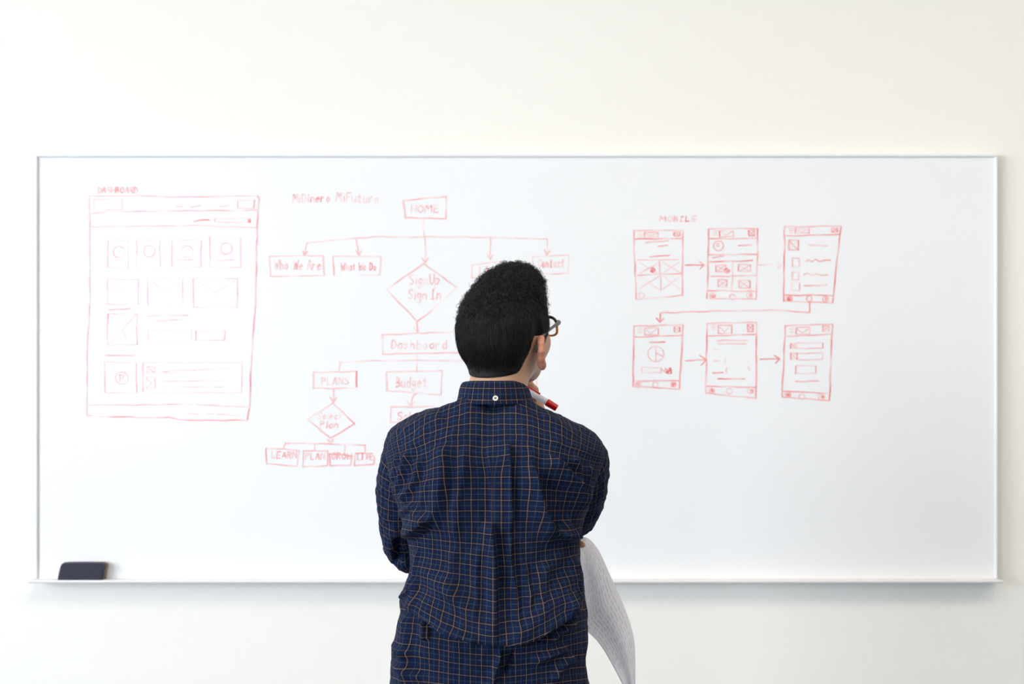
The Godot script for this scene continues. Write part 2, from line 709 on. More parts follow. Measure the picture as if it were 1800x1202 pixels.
# one marker stroke through points given in frame pixels; dense = how much ink, w = width in metres
func stroke(text: String, dense := 0.3, w := 0.0036):
	for line in text.split(";", false):
		var pts := PackedVector2Array()
		for s in line.strip_edges().split(" ", false):
			var c := s.split(",")
			pts.append(Vector2(float(c[0]), float(c[1])))
		draw(pts, dense, w)


func draw(pts: PackedVector2Array, dense: float, w: float):
	ink_count += 1
	dense *= faint
	w *= 0.92
	var fine_pts := PackedVector2Array()
	for i in pts.size() - 1:
		var steps := maxi(1, int(pts[i].distance_to(pts[i + 1]) / 6.0))
		for s in steps:
			fine_pts.append(pts[i].lerp(pts[i + 1], s / float(steps)))
	fine_pts.append(pts[-1])
	var D := -BOARD_Z
	var path := PackedVector3Array()
	var amount := PackedFloat32Array()
	for i in fine_pts.size():
		var q := fine_pts[i]
		var wob := Vector2(noise.get_noise_3d(q.x * 0.03, q.y * 0.03, ink_count * 3.1), noise.get_noise_3d(q.x * 0.03 + 40.0, q.y * 0.03, ink_count * 3.1))
		var p := at(q.x + wob.x * 1.3, q.y + wob.y * 1.3, D)
		path.append(Vector3(p.x, p.y, BOARD_Z + 0.0003 + 0.00004 * (ink_count % 9)))
		amount.append(clampf(dense * (1.0 + 1.2 * noise.get_noise_2d(i * 0.11, ink_count * 7.7)) + 0.10 * noise.get_noise_2d(i * 0.6, ink_count * 2.3), 0.05, 1.0))
	var left := PackedVector3Array()
	var right := PackedVector3Array()
	var last := path.size() - 1
	for i in path.size():
		var into := (path[i] - path[maxi(i - 1, 0)]).normalized()
		var away := (path[mini(i + 1, last)] - path[i]).normalized()
		var dir := (into + away).normalized() if into.dot(away) > -0.7 else away
		if i == 0:
			dir = away
		elif i == last:
			dir = into
		var side := dir.cross(Vector3(0, 0, 1)) * w * 0.5 / maxf(0.6, sqrt((1.0 + into.dot(away)) / 2.0) if i > 0 and i < last else 1.0)
		var p := path[i] + Vector3(0, 0, i * 0.000005)
		if i == 0:
			p -= dir * w * 0.3
		elif i == last:
			p += dir * w * 0.3
		left.append(p - side)
		right.append(p + side)
	for i in last:
		var ca := ink(amount[i])
		var cb := ink(amount[i + 1])
		for t in [[left[i], ca, right[i + 1], cb, right[i], ca], [left[i], ca, left[i + 1], cb, right[i + 1], cb]]:
			var order := [0, 2, 4] if (t[2] - t[0]).cross(t[4] - t[0]).z < 0.0 else [0, 4, 2]
			for k in order:
				pen.set_normal(Vector3(0, 0, 1))
				pen.set_color(t[k + 1])
				pen.add_vertex(t[k])

func ink(d: float) -> Color:                        # thin to thick red marker ink over white enamel (linear)
	var thin := Color(0.90, 0.815, 0.795)
	var mid := Color(0.91, 0.40, 0.38)
	var thick := Color(0.82, 0.09, 0.10)
	return thin.lerp(mid, d * 2.0) if d < 0.5 else mid.lerp(thick, d * 2.0 - 1.0)


func write(text: String, x0: float, x1: float, base: float, cap: float, dense := 0.4, slope := 0.0, w := 0.0030):
	var total := 0.0
	for ch in text:
		total += (5.0 if ch == " " else (10.5 if ch in "MW" else (4.5 if ch in "il" else 8.5)))
	var sx := (x1 - x0) / total
	var sy := cap / 10.0
	var x := x0
	for ch in text:
		if ch == " ":
			x += 5.0 * sx
			continue
		for s in GLYPH[ch].split(";"):
			var pts := PackedVector2Array()
			for q in s.split(" "):
				var c: PackedStringArray = q.split(",")
				var px := x + (float(c[0]) + float(c[1]) * 0.08) * sx
				pts.append(Vector2(px, base - float(c[1]) * sy + (px - x0) * slope))
			draw(pts, clampf(dense * rng.randf_range(0.6, 1.4), 0.05, 1.0), w)
		x += (10.5 if ch in "MW" else (4.5 if ch in "il" else 8.5)) * sx


func ring(x: float, y: float, r: float, dense := 0.3, from := 0.0, to := TAU):
	var pts := PackedVector2Array()
	for i in 15:
		var a := lerpf(from, to, i / 14.0) - 0.6
		pts.append(Vector2(x + cos(a) * r * 1.02, y + sin(a) * r))
	draw(pts, dense, 0.003)


func blob(x: float, y: float, r: float, dense := 0.8):
	for k in 4:
		ring(x, y, r * (0.25 + 0.25 * k), dense)


func frame(x0: float, y0: float, x1: float, y1: float, dense := 0.3, cross := false):
	stroke("%f,%f %f,%f;%f,%f %f,%f" % [x0, y0, x0, y1, x1, y0, x1, y1], minf(1.0, dense * 1.3), 0.0034)
	stroke("%f,%f %f,%f;%f,%f %f,%f" % [x0, y0, x1, y0, x0, y1, x1, y1], dense * 0.8, 0.003)
	if cross:
		stroke("%f,%f %f,%f;%f,%f %f,%f" % [x0 + 1, y0 + 1, x1 - 1, y1 - 1, x1 - 1, y0 + 1, x0 + 1, y1 - 1], dense * 0.8, 0.0026)


func drawing(called: String, label: String, parent: Node3D = null) -> MeshInstance3D:    # ends the sheet of ink begun with pen = begin()
	var o := obj(called, pen.commit(), M.ink, parent if parent else board)
	if label:
		o.set_meta("label", label)
	pen = begin()
	return o


func whiteboard():
	# the corners of the enamel face
	var tl := at(64, 273, -BOARD_Z)
	var br := at(1751, 1016, -BOARD_Z)
	board = thing("whiteboard", "large white enamel whiteboard in a thin aluminium frame, covered in red marker sketches", "whiteboard")
	obj("writing_surface", boxes([[Vector3(tl.x, br.y - 0.01, WALL_Z + 0.002), Vector3(br.x, tl.y, BOARD_Z)]]), M.board, board)
	var f := 0.0085
	var z1 := BOARD_Z + 0.007
	obj("frame_rail", boxes([[Vector3(tl.x - 0.002, tl.y - f * 0.6, WALL_Z + 0.001), Vector3(br.x + 0.002, tl.y + 0.003, z1)]], 0.0025), M.aluminium, board)
	obj("frame_rail", boxes([[Vector3(tl.x - 0.003, br.y, WALL_Z + 0.001), Vector3(tl.x + f * 0.6, tl.y - f * 0.6, z1)]], 0.0025), M.aluminium, board)
	obj("frame_rail", boxes([[Vector3(br.x - f * 0.6, br.y, WALL_Z + 0.001), Vector3(br.x + 0.003, tl.y - f * 0.6, z1)]], 0.0025), M.aluminium, board)
	# tray: a profile of ledge and rounded lip, run along the foot of the board
	var prof := [Vector2(-0.0235, 0.0), Vector2(0.034, 0.0), Vector2(0.038, 0.0018), Vector2(0.041, 0.0012), Vector2(0.042, -0.002), Vector2(0.040, -0.006), Vector2(0.035, -0.0075), Vector2(-0.0235, -0.007)]
	var ty := at(900, 1016.5, -BOARD_Z).y
	var st := begin()
	var xa := tl.x - 0.008
	var xb := br.x + 0.006
	for i in prof.size():
		var a: Vector2 = prof[i]
		var b: Vector2 = prof[(i + 1) % prof.size()]
		var e := b - a
		var n := Vector3(0, e.x, -e.y).normalized()
		quad(st, [Vector3(xa, ty + a.y, BOARD_Z + a.x), Vector3(xb, ty + a.y, BOARD_Z + a.x), Vector3(xb, ty + b.y, BOARD_Z + b.x), Vector3(xa, ty + b.y, BOARD_Z + b.x)], n)
	for s in [xa, xb]:
		for i in range(2, prof.size()):
			var c: Vector2 = prof[1]
			var p: Vector2 = prof[i]
			var q: Vector2 = prof[(i + 1) % prof.size()]
			tri(st, Vector3(s, ty + c.y, BOARD_Z + c.x), Vector3(s, ty + p.y, BOARD_Z + p.x), Vector3(s, ty + q.y, BOARD_Z + q.x), Vector3(-1 if s == xa else 1, 0, 0))
	obj("marker_tray", st.commit(), M.tray, board)
	sketches()


func sketches():
	pen = begin()
	# --- the web page on the left
	faint = 0.92
	write("DASHBOARD", 172, 244, 339, 10, 0.45, 0.0)
	drawing("heading", "red handwritten heading over the page sketch on the left")
	stroke("157,343 158,440 158,530 153,623 153,705 152,730", 0.3)
	stroke("152,730 179,733 212,732 247,734 295,734 324,738 402,738 435,739", 0.45)
	stroke("435,739 439,711 441,647 449,530 450,497 452,393 454,362 456,349 453,344", 0.5, 0.004)
	stroke("157,345 213,344 320,346 453,344", 0.3)
	stroke("161,374 205,372 338,370 452,370;161,399 213,398 338,396 450,400", 0.3)
	stroke("155,712 230,712 324,710 439,716", 0.28)
	drawing("web_page_sketch", "large tall page sketch in red marker, leftmost on the board")
	var page: Node3D = board.get_node("web_page_sketch")
	frame(165, 350, 214, 369, 0.2)
	drawing("logo_box", "", page)
	for dash in ["309,363 321,364", "335,364 352,362", "363,362 377,364", "386,363 404,362"]:
		stroke(dash, 0.24)
		drawing("menu_line", "", page)
	frame(418, 352, 447, 366, 0.25)
	stroke("447,352 446,366", 0.7)
	drawing("button_box", "", page)
	stroke("340,389 352,387 368,387", 0.75)
	drawing("underline", "", page)
	frame(378, 384, 440, 391, 0.25)
	blob(438, 389, 2.2, 0.6)
	drawing("search_box", "", page)
	for c in [[189, 423, 226, 470], [240, 422, 281, 470], [302, 422, 353, 469], [369, 417, 423, 470]]:
		frame(c[0], c[1], c[2], c[3], 0.2)
		ring((c[0] + c[2]) / 2.0 + 2, c[1] + 20, 10, 0.28)
		stroke("%f,%f %f,%f" % [c[0] + 10, c[3] - 12, c[2] - 12, c[3] - 13], 0.18)
		drawing("profile_card", "", page)
	for c in [[189, 491, 243, 535], [260, 489, 321, 538], [340, 490, 417, 540]]:
		frame(c[0], c[1], c[2], c[3], 0.26)
		stroke("%f,%f %f,%f %f,%f" % [c[0] + 4, c[1] + 4, (c[0] + c[2]) / 2.0, c[1] + 24, c[2] - 4, c[1] + 4], 0.16, 0.0026)
		drawing("picture_box", "", page)
	stroke("192,544 230,543", 0.42)
	drawing("underline", "", page)
	frame(189, 551, 241, 606, 0.28)
	stroke("192,553 215,580 222,598;239,553 214,581 194,603", 0.16)
	stroke("241,553 239,580 241,606", 0.75, 0.004)
	drawing("picture_box", "", page)
	stroke("260,555 330,554;262,564 330,562", 0.35)
	drawing("text_lines", "", page)
	frame(260, 580, 337, 597, 0.14)
	drawing("input_box", "", page)
	frame(344, 582, 395, 598, 0.22)
	drawing("button_box", "", page)
	stroke("185,624 236,625", 0.42)
	drawing("underline", "", page)
	frame(184, 637, 240, 690, 0.3)
	drawing("video_box", "", page)
	ring(214, 664, 11, 0.3)
	stroke("211,671 211,658 217,659 217,665 211,665", 0.3)
	drawing("play_symbol", "", page)
	stroke("251.5,637 251.5,687", 0.7)
	frame(252, 637, 425, 690, 0.18)
	frame(258, 644, 272, 655, 0.28, true)
	frame(257, 664, 273, 683, 0.28, true)
	stroke("283,652 403,648;287,655 330,655;287,670 390,669;285,680 392,680", 0.2)
	drawing("list_box", "", page)
	stroke("330,727 350,728;362,728 378,727;382,728 420,730", 0.2)
	drawing("footer_lines", "", page)

	# --- the flow chart in the middle
	faint = 0.78
	write("MiDinero", 514, 584, 356, 15, 0.5, -0.02)
	write("MiFuturo", 591, 669, 354, 16, 0.5, 0.04)
	drawing("heading", "red handwritten two-word title above the flow chart")
	stroke("745,383 744,400 746,416", 0.4)
	stroke("540,427 593,421.5 660,416 751,416 860,417 962,420", 0.26)
	stroke("539,427 537,440 535,449;626,421 631,449;747,416 748,440 747,461;862,418 862,455;962,420 961,447", 0.36)
	stroke("532,440 535,449 541,441;626,440 631,449 636,441;741,453 747,461 753,452;858,448 862,457 866,448;957,439 961,448 967,441", 0.5, 0.003)
	var chart := drawing("flow_chart_sketch", "flow chart of boxes, diamonds and arrows in red marker behind the man")
	for line in ["733,565 734,583;727,576 734,584 739,576", "587,684 586,706;580,698 586,707 591,698", "736,690 728,694 724,702 723,714;716,706 723,715 729,706"]:
		stroke(line, 0.43)
		drawing("arrow", "", chart)
	stroke("733,624 733,654;595,637 650,634 733,633 819,634;598,636 594,654", 0.3)
	drawing("branch_lines", "", chart)
	stroke("581,770 581,778;576,772 581,778 586,772;498,788 502,779 581,780 642,782 642,796;552.5,781 552.5,792;606,782 606,795", 0.4)
	drawing("branch_lines", "", chart)
	stroke("708.5,352 784.5,345.6 783.4,384 712.7,383 708.5,352;709,352 712,383", 0.42)
	write("HOME", 723, 774, 373, 12, 0.42)
	drawing("text_box", "box reading HOME", chart)
	stroke("472.5,449.6 568,449.6 570,484 475.6,486 472.5,449.6", 0.32)
	stroke("567,451 570,484", 0.45)
	write("Who We Are", 481, 567, 474, 17, 0.45)
	drawing("text_box", "box reading Who We Are", chart)
	stroke("585,450.6 669,450.6 668,483 632,484", 0.26)
	stroke("585,452 587,484", 0.5)
	write("What We Do", 599, 663, 475, 13, 0.5)
	drawing("text_box", "box reading What We Do", chart)
	stroke("829,487 829,466 882,459 885,490 829,488", 0.3)
	write("LIFE", 842, 884, 481, 12, 0.4)
	drawing("text_box", "", chart)
	stroke("936,451 1000,448 998,480 953,482 938,482 936,451", 0.32)
	write("Contact", 946, 994, 470, 15, 0.5)
	drawing("text_box", "box reading Contact", chart)
	stroke("745,463 679,508 733.5,565;745,463 803,505;759.5,546 733.5,565", 0.42)
	stroke("803,505 759.5,546", 0.16)
	write("SignUp", 720, 775, 500, 18, 0.4)
	write("Sign In", 718, 778, 526, 17, 0.42)
	drawing("decision_diamond", "upper diamond reading SignUp Sign In", chart)
	stroke("804,583 805,620 673,622 672,588 804,583", 0.34)
	stroke("672,588 673,622", 0.6)
	write("Dashboard", 688, 789, 613, 15, 0.42)
	drawing("text_box", "box reading Dashboard", chart)
	stroke("626,653 626,682 552,683 551,654 626,653", 0.32)
	stroke("551,655 551,683;626,652 627,681", 0.7, 0.004)
	write("PLANS", 565, 615, 676, 13, 0.32)
	drawing("text_box", "box reading PLANS", chart)
	stroke("679,654 777,651 775.5,693.5 681,687 679,654", 0.32)
	stroke("679,654 680,687", 0.6)
	write("Budget", 696, 753, 680, 17, 0.4)
	drawing("text_box", "box reading Budget", chart)
	stroke("827,653 943,655 942,690 829,690 827,653", 0.26)
	drawing("text_box", "", chart)
	stroke("585,709 541,737 581,770 623.5,744 585,709", 0.5)
	write("Select", 559, 604, 736, 11, 0.4)
	write("Plan", 563, 598, 752, 12, 0.42)
	drawing("decision_diamond", "lower diamond reading Select Plan", chart)
	stroke("687,716 763,714;687,716 687,742 760,741", 0.42)
	write("Sch", 699, 730, 737, 13, 0.5)
	drawing("text_box", "", chart)
	stroke("468,787 526,792 522,820 468,815 468,787", 0.5)
	write("LEARN", 478, 523, 805, 11, 0.6)
	drawing("text_box", "small box reading LEARN", chart)
	stroke("533,792 575.6,792 575.6,818 532,820 533,792", 0.46)
	write("PLAN", 537, 573, 807, 11, 0.6)
	drawing("text_box", "small box reading PLAN", chart)
	stroke("579,797 619,801 617,817 581,819 579,797", 0.55)
	write("GROW", 583, 620, 807, 11, 0.7)
	drawing("text_box", "small box reading GROW", chart)
	stroke("624,797 653,797 658,804 657,816 623,818 624,797", 0.6)
	write("LIVE", 628, 656, 808, 11, 0.6)
	drawing("text_box", "small box reading LIVE", chart)

	# --- six telephone screens on the right
	faint = 0.86
	write("MOBILE", 1160, 1227, 389, 9, 0.55)
	drawing("heading", "red handwritten heading above the telephone screens on the right")
	phone("first screen of the top row, with crossed panels", [1114, 405, 1201, 405, 1199, 519, 1118, 526], 15)
	stroke("1135,426 1175,423.5;1156,433 1174,431;1142,451 1177,449", 0.42)
	stroke("1121,457 1193,456.5;1159,459 1162,510;1121,483 1198,481", 0.34)
	stroke("1124,461 1158,482;1157,462 1124,480;1165,462 1197,480;1195,460 1166,481;1124,486 1159,509;1158,486 1124,508;1166,486 1196,508;1196,484 1166,508", 0.22)
	blob(1148, 475, 3.6, 0.9)
	ring(1128, 519, 5, 0.35)
	drawing("screen_sketch", "first screen of the top row, with crossed panels")
	phone("", [1246, 402, 1332, 402, 1329.6, 526, 1243, 525], 18)
	ring(1263, 432, 9, 0.42)
	ring(1262, 431, 2.5, 0.4)
	stroke("1298,431 1321,430", 0.75)
	stroke("1246,448 1330,447;1252,453 1271,450", 0.42)
	stroke("1247,459.5 1324,458;1244,511 1328,512", 0.62)
	stroke("1288,460 1286,510;1249,486 1328,484", 0.34)
	for b in [[1258, 466, 1276, 478], [1298, 465, 1319, 477], [1262, 492, 1278, 504], [1299, 493, 1318, 506]]:
		frame(b[0], b[1], b[2], b[3], 0.42, true)
	blob(1278, 476, 4.4, 0.85)
	for c in [[1253, 519], [1288, 522], [1318, 519]]:
		ring(c[0], c[1], 5, 0.42)
	blob(1254, 520, 2.4, 0.5)
	blob(1320, 519, 2.4, 0.55)
	drawing("screen_sketch", "second screen of the top row, with four small pictures")
	phone("", [1379, 398, 1478, 397.5, 1463, 532, 1377.5, 529], 16)
	frame(1387, 422, 1403.6, 439, 0.55, true)
	for b in [[1392.5, 454, 1404.5, 469], [1392.5, 478, 1404.5, 492], [1391.6, 497, 1405, 511]]:
		frame(b[0], b[1], b[2], b[3], 0.36)
	stroke("1421,430 1454,432;1413.5,502 1454,501", 0.45)
	stroke("1416.5,459 1421,456 1427,460 1434,456 1441,460 1449,457 1460,457;1413,483 1419,480 1427,484 1436,481 1445,484 1455,483", 0.58)
	stroke("1380.5,519 1463,519", 0.5)
	for c in [[1387, 525], [1422.5, 524], [1451, 525]]:
		ring(c[0], c[1], 5, 0.45)
	blob(1387, 526, 3, 0.8)
	blob(1453, 525, 2.4, 0.5)
	drawing("screen_sketch", "third screen of the top row, with wavy list lines")
	phone("", [1114, 573, 1201, 571, 1194, 683.5, 1112.5, 679], 19)
	stroke("1142.4,601.7 1168.5,600.5", 0.65)
	ring(1153, 622, 14, 0.38)
	stroke("1152,609 1152,636;1152,619 1165,627", 0.4)
	frame(1128, 646, 1162, 655, 0.24)
	stroke("1162,655 1163,647 1168,653 1170,647 1175,653 1177,646 1180,656 1170,655 1180,650", 0.7)
	stroke("1114,670 1193,668.5", 0.45)
	for c in [[1121.5, 676], [1152, 676], [1183.4, 676]]:
		ring(c[0], c[1], 4.6, 0.36)
	blob(1121, 676, 2.6, 0.55)
	blob(1184, 676, 3.2, 0.8)
	drawing("screen_sketch", "first screen of the bottom row, with a round pie chart")
	phone("", [1243, 568, 1330, 566.6, 1329, 700, 1240.6, 691], 22)
	stroke("1261,598 1314.6,598;1262,604 1311.6,604;1255,614 1265,614", 0.36)
	stroke("1255,634 1265,634;1262,665.5 1308.6,665.5;1253,656 1271,655", 0.65)
	stroke("1275,630 1274,638;1278,646 1276,652 1279,656;1315,630 1314,638;1314,645 1317,651", 0.3)
	stroke("1243,679 1329.6,680.5", 0.4)
	for c in [[1251, 686], [1282, 687], [1319, 687]]:
		ring(c[0], c[1], 5, 0.4)
	blob(1251, 686, 2.4, 0.5)
	blob(1321, 687, 2.4, 0.5)
	drawing("screen_sketch", "second screen of the bottom row, with short dashes")
	phone("", [1380.5, 572, 1463, 569.6, 1458, 704, 1374.5, 698], 19)
	frame(1390, 603, 1399, 611.6, 0.5, true)
	frame(1399, 603, 1446, 612, 0.4)
	frame(1390, 620.5, 1401, 631.6, 0.5, true)
	frame(1401, 620.5, 1446, 632, 0.4)
	frame(1399, 643, 1434.4, 656.5, 0.4)
	stroke("1398.5,670 1439,670", 0.55)
	stroke("1376,688 1454,691", 0.45)
	for c in [[1385, 693], [1410, 697], [1444, 698]]:
		ring(c[0], c[1], 5, 0.4)
	blob(1385, 694, 2.8, 0.65)
	blob(1446, 698, 3.0, 0.7)
	drawing("screen_sketch", "third screen of the bottom row, with two form fields")
	stroke("1205,466 1238,466;1230,460 1238,466 1231,473", 0.6)
	drawing("arrow", "")
	stroke("1334,465 1374,465.5;1366,459 1374,465.5 1367,472", 0.36)
	drawing("arrow", "")
	stroke("1205,634 1241,632;1230,624 1241,632 1232,642", 0.48)
	drawing("arrow", "")
	stroke("1335.6,631 1370,631", 0.5)
	stroke("1361,625 1370,631 1363,638", 0.8)
	drawing("arrow", "")
	stroke("1423,531 1423,549", 0.7)
	stroke("1423,549 1359.5,545 1270,546 1162,550", 0.38)
	stroke("1160,552 1160,565;1154,559 1160,566 1166,560", 0.65)
	drawing("arrow", "long bent arrow from the third screen back to the bottom row")


func phone(_label: String, c: Array, bar: float):
	stroke("%f,%f %f,%f" % [c[0], c[1], c[6], c[7]], 0.62, 0.0042)
	stroke("%f,%f %f,%f" % [c[2], c[3], c[4], c[5]], 0.55, 0.0042)
	stroke("%f,%f %f,%f;%f,%f %f,%f" % [c[0], c[1], c[2], c[3], c[6], c[7], c[4], c[5]], 0.34)
	stroke("%f,%f %f,%f" % [c[0] + 2, c[1] + bar, c[2] - 3, c[3] + bar - 1], 0.5)
	for k in 3:
		stroke("%f,%f %f,%f" % [c[0] + 8, c[1] + 4 + k * 3.6, c[0] + 15, c[1] + 3.6 + k * 3.6], 0.3, 0.0026)
	frame(c[0] + 19, c[1] + 3.5, c[0] + 43, c[1] + bar - 4, 0.5)
	stroke("%f,%f %f,%f %f,%f" % [c[0] + 21, c[1] + 6, c[0] + 30, c[1] + bar - 6, c[0] + 41, c[1] + 5], 0.4, 0.0026)
	frame(c[2] - 16, c[3] + 3, c[2] - 6, c[3] + bar - 6, 0.6, true)


func eraser():
	# a felt block that stands on the tray against the board; its far end shows the backing
	var p := at(145, 1013, 4.008)
	var o := thing("board_eraser", "dark felt board eraser standing on the tray at the board's lower left", "eraser", Vector3(p.x, at(900, 1016.5, 4.034).y + 0.0004, -4.0145))
	var w := 0.066
	var h := 0.0485
	# outline in x and y: a leaning block with rounded upper corners
	var ring_pts := PackedVector2Array()
	for q in [[-w - 0.002, 0.001], [-w + 0.0015, 0.02], [-w + 0.006, h - 0.010], [-w + 0.009, h - 0.004], [-w + 0.014, h], [0, h + 0.0006], [w - 0.012, h], [w - 0.005, h - 0.004], [w - 0.004, h - 0.012], [w - 0.008, 0.02], [w - 0.010, 0.001]]:
		ring_pts.append(Vector2(q[0], q[1]))
	obj("felt", slab(ring_pts, 0.016, -0.006, 0.0025), M.felt, o)
	var back := PackedVector2Array()
	for q in ring_pts:
		back.append(Vector2(q.x + 0.006, q.y * 0.97 + 0.0008))
	obj("backing", slab(back, -0.0062, -0.016, 0.0015), M.backing, o)


# an outline in x and y with thickness from z1 back to z0 and a rounded rim
func slab(pts: PackedVector2Array, z1: float, z0: float, bevel: float) -> ArrayMesh:
	var mid := Vector2.ZERO
	for q in pts:
		mid += q / pts.size()
	var p := PackedVector3Array()
	for lay in [[0.0, z1], [0.6, z1], [1.0 - bevel * 3.0 / 0.06, z1], [0.99, z1 - bevel * 0.3], [1.0, z1 - bevel], [1.0, z0 + bevel], [0.99, z0 + bevel * 0.3], [1.0 - bevel * 3.0 / 0.06, z0], [0.0, z0]]:
		for i in pts.size() + 1:
			var q := pts[i % pts.size()]
			var d := mid.lerp(q, lay[0])
			if lay[0] > 0.9 and lay[0] < 1.0:
				d = q + (mid - q).normalized() * (bevel if lay[0] < 0.985 else bevel * 0.3)
			p.append(Vector3(d.x, d.y, lay[1]))
	return grid_mesh(p, pts.size() + 1, PackedVector2Array(), Vector3(mid.x, mid.y, (z0 + z1) / 2), true)


# ------------------------------------------------------------------ the man
const CX := 868.0                    # the column of the frame his spine stands in
const PERIOD := 0.0217               # one repeat of the plaid
# half widths of the shirt to the left and right of the spine by height (all in frame pixels at his distance), depth behind and before the axis
const GIRTH := [[850.0, 180.0, 177.0, 118.0, 98.0], [900.0, 163.0, 162.0, 114.0, 98.0], [940.0, 153.0, 153.0, 108.0, 97.0], [970.0, 147.0, 151.0, 104.0, 96.0], [1000.0, 147.0, 153.0, 102.0, 96.0], [1024.0, 154.0, 157.0, 103.0, 98.0],
	[1050.0, 164.0, 160.0, 106.0, 100.0], [1075.0, 163.0, 163.0, 111.0, 102.0], [1100.0, 168.0, 164.0, 114.0, 102.0], [1130.0, 176.0, 165.0, 114.0, 102.0], [1160.0, 179.0, 162.0, 111.0, 104.0], [1202.0, 182.0, 166.0, 113.0, 105.0], [1275.0, 186.0, 172.0, 118.0, 108.0]]
# above the armpits the cloth is a dome seen from (CX, 850): elevation, reach to the left, right, back and front
const DOME := [[0.0, 180.0, 177.0, 118.0, 98.0], [10.5, 190.0, 193.0, 124.0, 100.0], [18.0, 202.0, 203.0, 130.0, 103.0], [22.0, 205.0, 203.0, 133.0, 106.0], [29.5, 202.0, 194.0, 137.0, 110.0], [38.0, 189.0, 178.0, 141.0, 114.0], [45.0, 178.0, 168.0, 145.0, 119.0], [55.0, 164.0, 158.0, 152.0, 128.0], [64.0, 156.0, 156.0, 160.0, 138.0], [73.0, 157.0, 158.0, 168.0, 148.0]]
# how far the woven lines sag (+) or rise (-) 120 px to either side of the spine
const SAG := [[660.0, 9.0], [772.0, 10.0], [850.0, 6.0], [900.0, -1.0], [970.0, -14.0], [1050.0, -28.0], [1100.0, -44.0], [1130.0, -50.0], [1136.0, -16.0], [1202.0, -15.0], [1280.0, -10.0]]
# creases: points, height in millimetres, softness on the right (or upper) side and on the left (or lower) side in pixels
const CREASES := [
	["683,810 703,795 730,783 763,776 810,770.6 860,769 920,771 960,776 1000,785 1030,795 1052,808", 1.0, 14.0, 2.6],      # yoke seam
	["894,772 895,810 897,850 899,900 898,945", 5.5, 2.2, 26.0],                # pleat, right edge
	["857,773 860,830 864,880 867,930", 2.5, 16.0, 2.8],                         # pleat, left edge
	["862,912 867,950 871,1000 871,1060 872,1132", 9.0, 4.0, 15.0],              # lower pleat, left ridge
	["899,935 896,962 895,985 902,1020 906,1060 905,1122", 5.0, 5.0, 8.0],       # lower pleat, right ridge
	["787,774 786,810 782,850 775,890 768,935", 8.0, 10.0, 26.0],                # long fold left of the pleat
	["820,774 815,830 806,890 800,960", 3.0, 8.0, 12.0],
	["930,776 934,830 946,890 962,960", 3.0, 10.0, 10.0],
	["962,798 985,820 1005,845 1020,870 1034,905", 8.0, 5.0, 22.0],              # drag line from the right blade
	["932,815 940,865 948,900 962,925 984,943", 8.0, 4.0, 20.0],                 # panel edge below it
	["974,936 988,944 1000,946 1012,942", 10.0, 26.0, 4.0],                      # bag above the right elbow
	["1008,800 1016,830 1012,860", 4.0, 6.0, 9.0],
	["1036,815 1030,850 1040,885", 4.5, 5.0, 9.0],
	["714,946 728,942 742,934 757,922 768,908", 11.0, 28.0, 4.0],                # lobe over the left elbow
	["703,798 697,825 690,852", 3.5, 5.0, 6.0],
	["724,790 712,825 699,872", 4.5, 5.0, 7.0],
	["742,800 734,840 706,888", 3.5, 5.0, 8.0],
	["700,910 716,898 738,888", 4.5, 9.0, 4.0],
	["694,862 708,870 722,884", 3.0, 5.0, 5.0],
	["755,840 748,880 730,915", 3.0, 8.0, 8.0],
	["696,1042 722,1060 755,1082 797,1108 832,1123 870,1131 905,1130 930,1122 960,1102 990,1080 1012,1065 1026,1050", 12.0, 38.0, 3.0],     # cloth bloused over the waist
	["752,1098 790,1106 826,1117 850,1127", 5.0, 8.0, 4.0],
	["704,1052 720,1045 737,1036", 5.0, 9.0, 3.0],                                # small flap at the left waist
	["737,1036 733,1024 722,1014", 5.0, 3.0, 9.0],
	["753,1090 754,1108 753,1127", 6.0, 3.0, 12.0],
	["721,1075 719,1110 718,1160 722,1230", 7.0, 8.0, 18.0],
	["690,1130 706,1142 730,1150", 4.0, 8.0, 8.0],
	["690,1165 715,1175 748,1195", 4.0, 6.0, 10.0],
	["881,1140 877,1160 869,1188 866,1240", 6.5, 4.0, 6.0],
	["905,1142 896,1165 884,1186", -4.5, 5.0, 5.0],
	["935,1165 965,1152 1000,1138", 4.5, 9.0, 7.0],
	["960,1130 985,1112 1012,1092", 5.0, 8.0, 5.0],
	["970,1200 985,1172 1010,1152", 4.5, 8.0, 8.0],
	["1011,975 1006,1010 998,1040 985,1078", 7.0, 4.0, 16.0],
	["1024,985 1018,1030 1008,1060", 5.0, 5.0, 8.0],
	["735,960 737,1000 740,1050 742,1080", 4.0, 4.0, 10.0],
	["724,985 775,1025 830,1075 868,1112", 4.5, 16.0, 14.0],
	["770,1000 810,1050 850,1090", 3.0, 10.0, 12.0],
	["1000,1000 965,1050 925,1090 895,1122", 4.5, 12.0, 14.0],
	["1000,960 950,1010 920,1060", 3.0, 14.0, 12.0],
	["922,985 926,1040 924,1080", 3.5, 5.0, 9.0],
	["955,985 953,1030 940,1070", 3.0, 6.0, 9.0],
	["845,950 838,1010 842,1080", 2.5, 7.0, 9.0],
	["800,960 795,1010 806,1060", 2.5, 8.0, 9.0],
	["700,758 735,740 770,728", 2.0, 10.0, 10.0],
	["780,730 760,748 735,765", 2.0, 8.0, 9.0],
	["950,728 985,748 1020,768", 2.2, 9.0, 9.0],
]
var creases := []
var head_at := Transform3D()
var man: Node3D


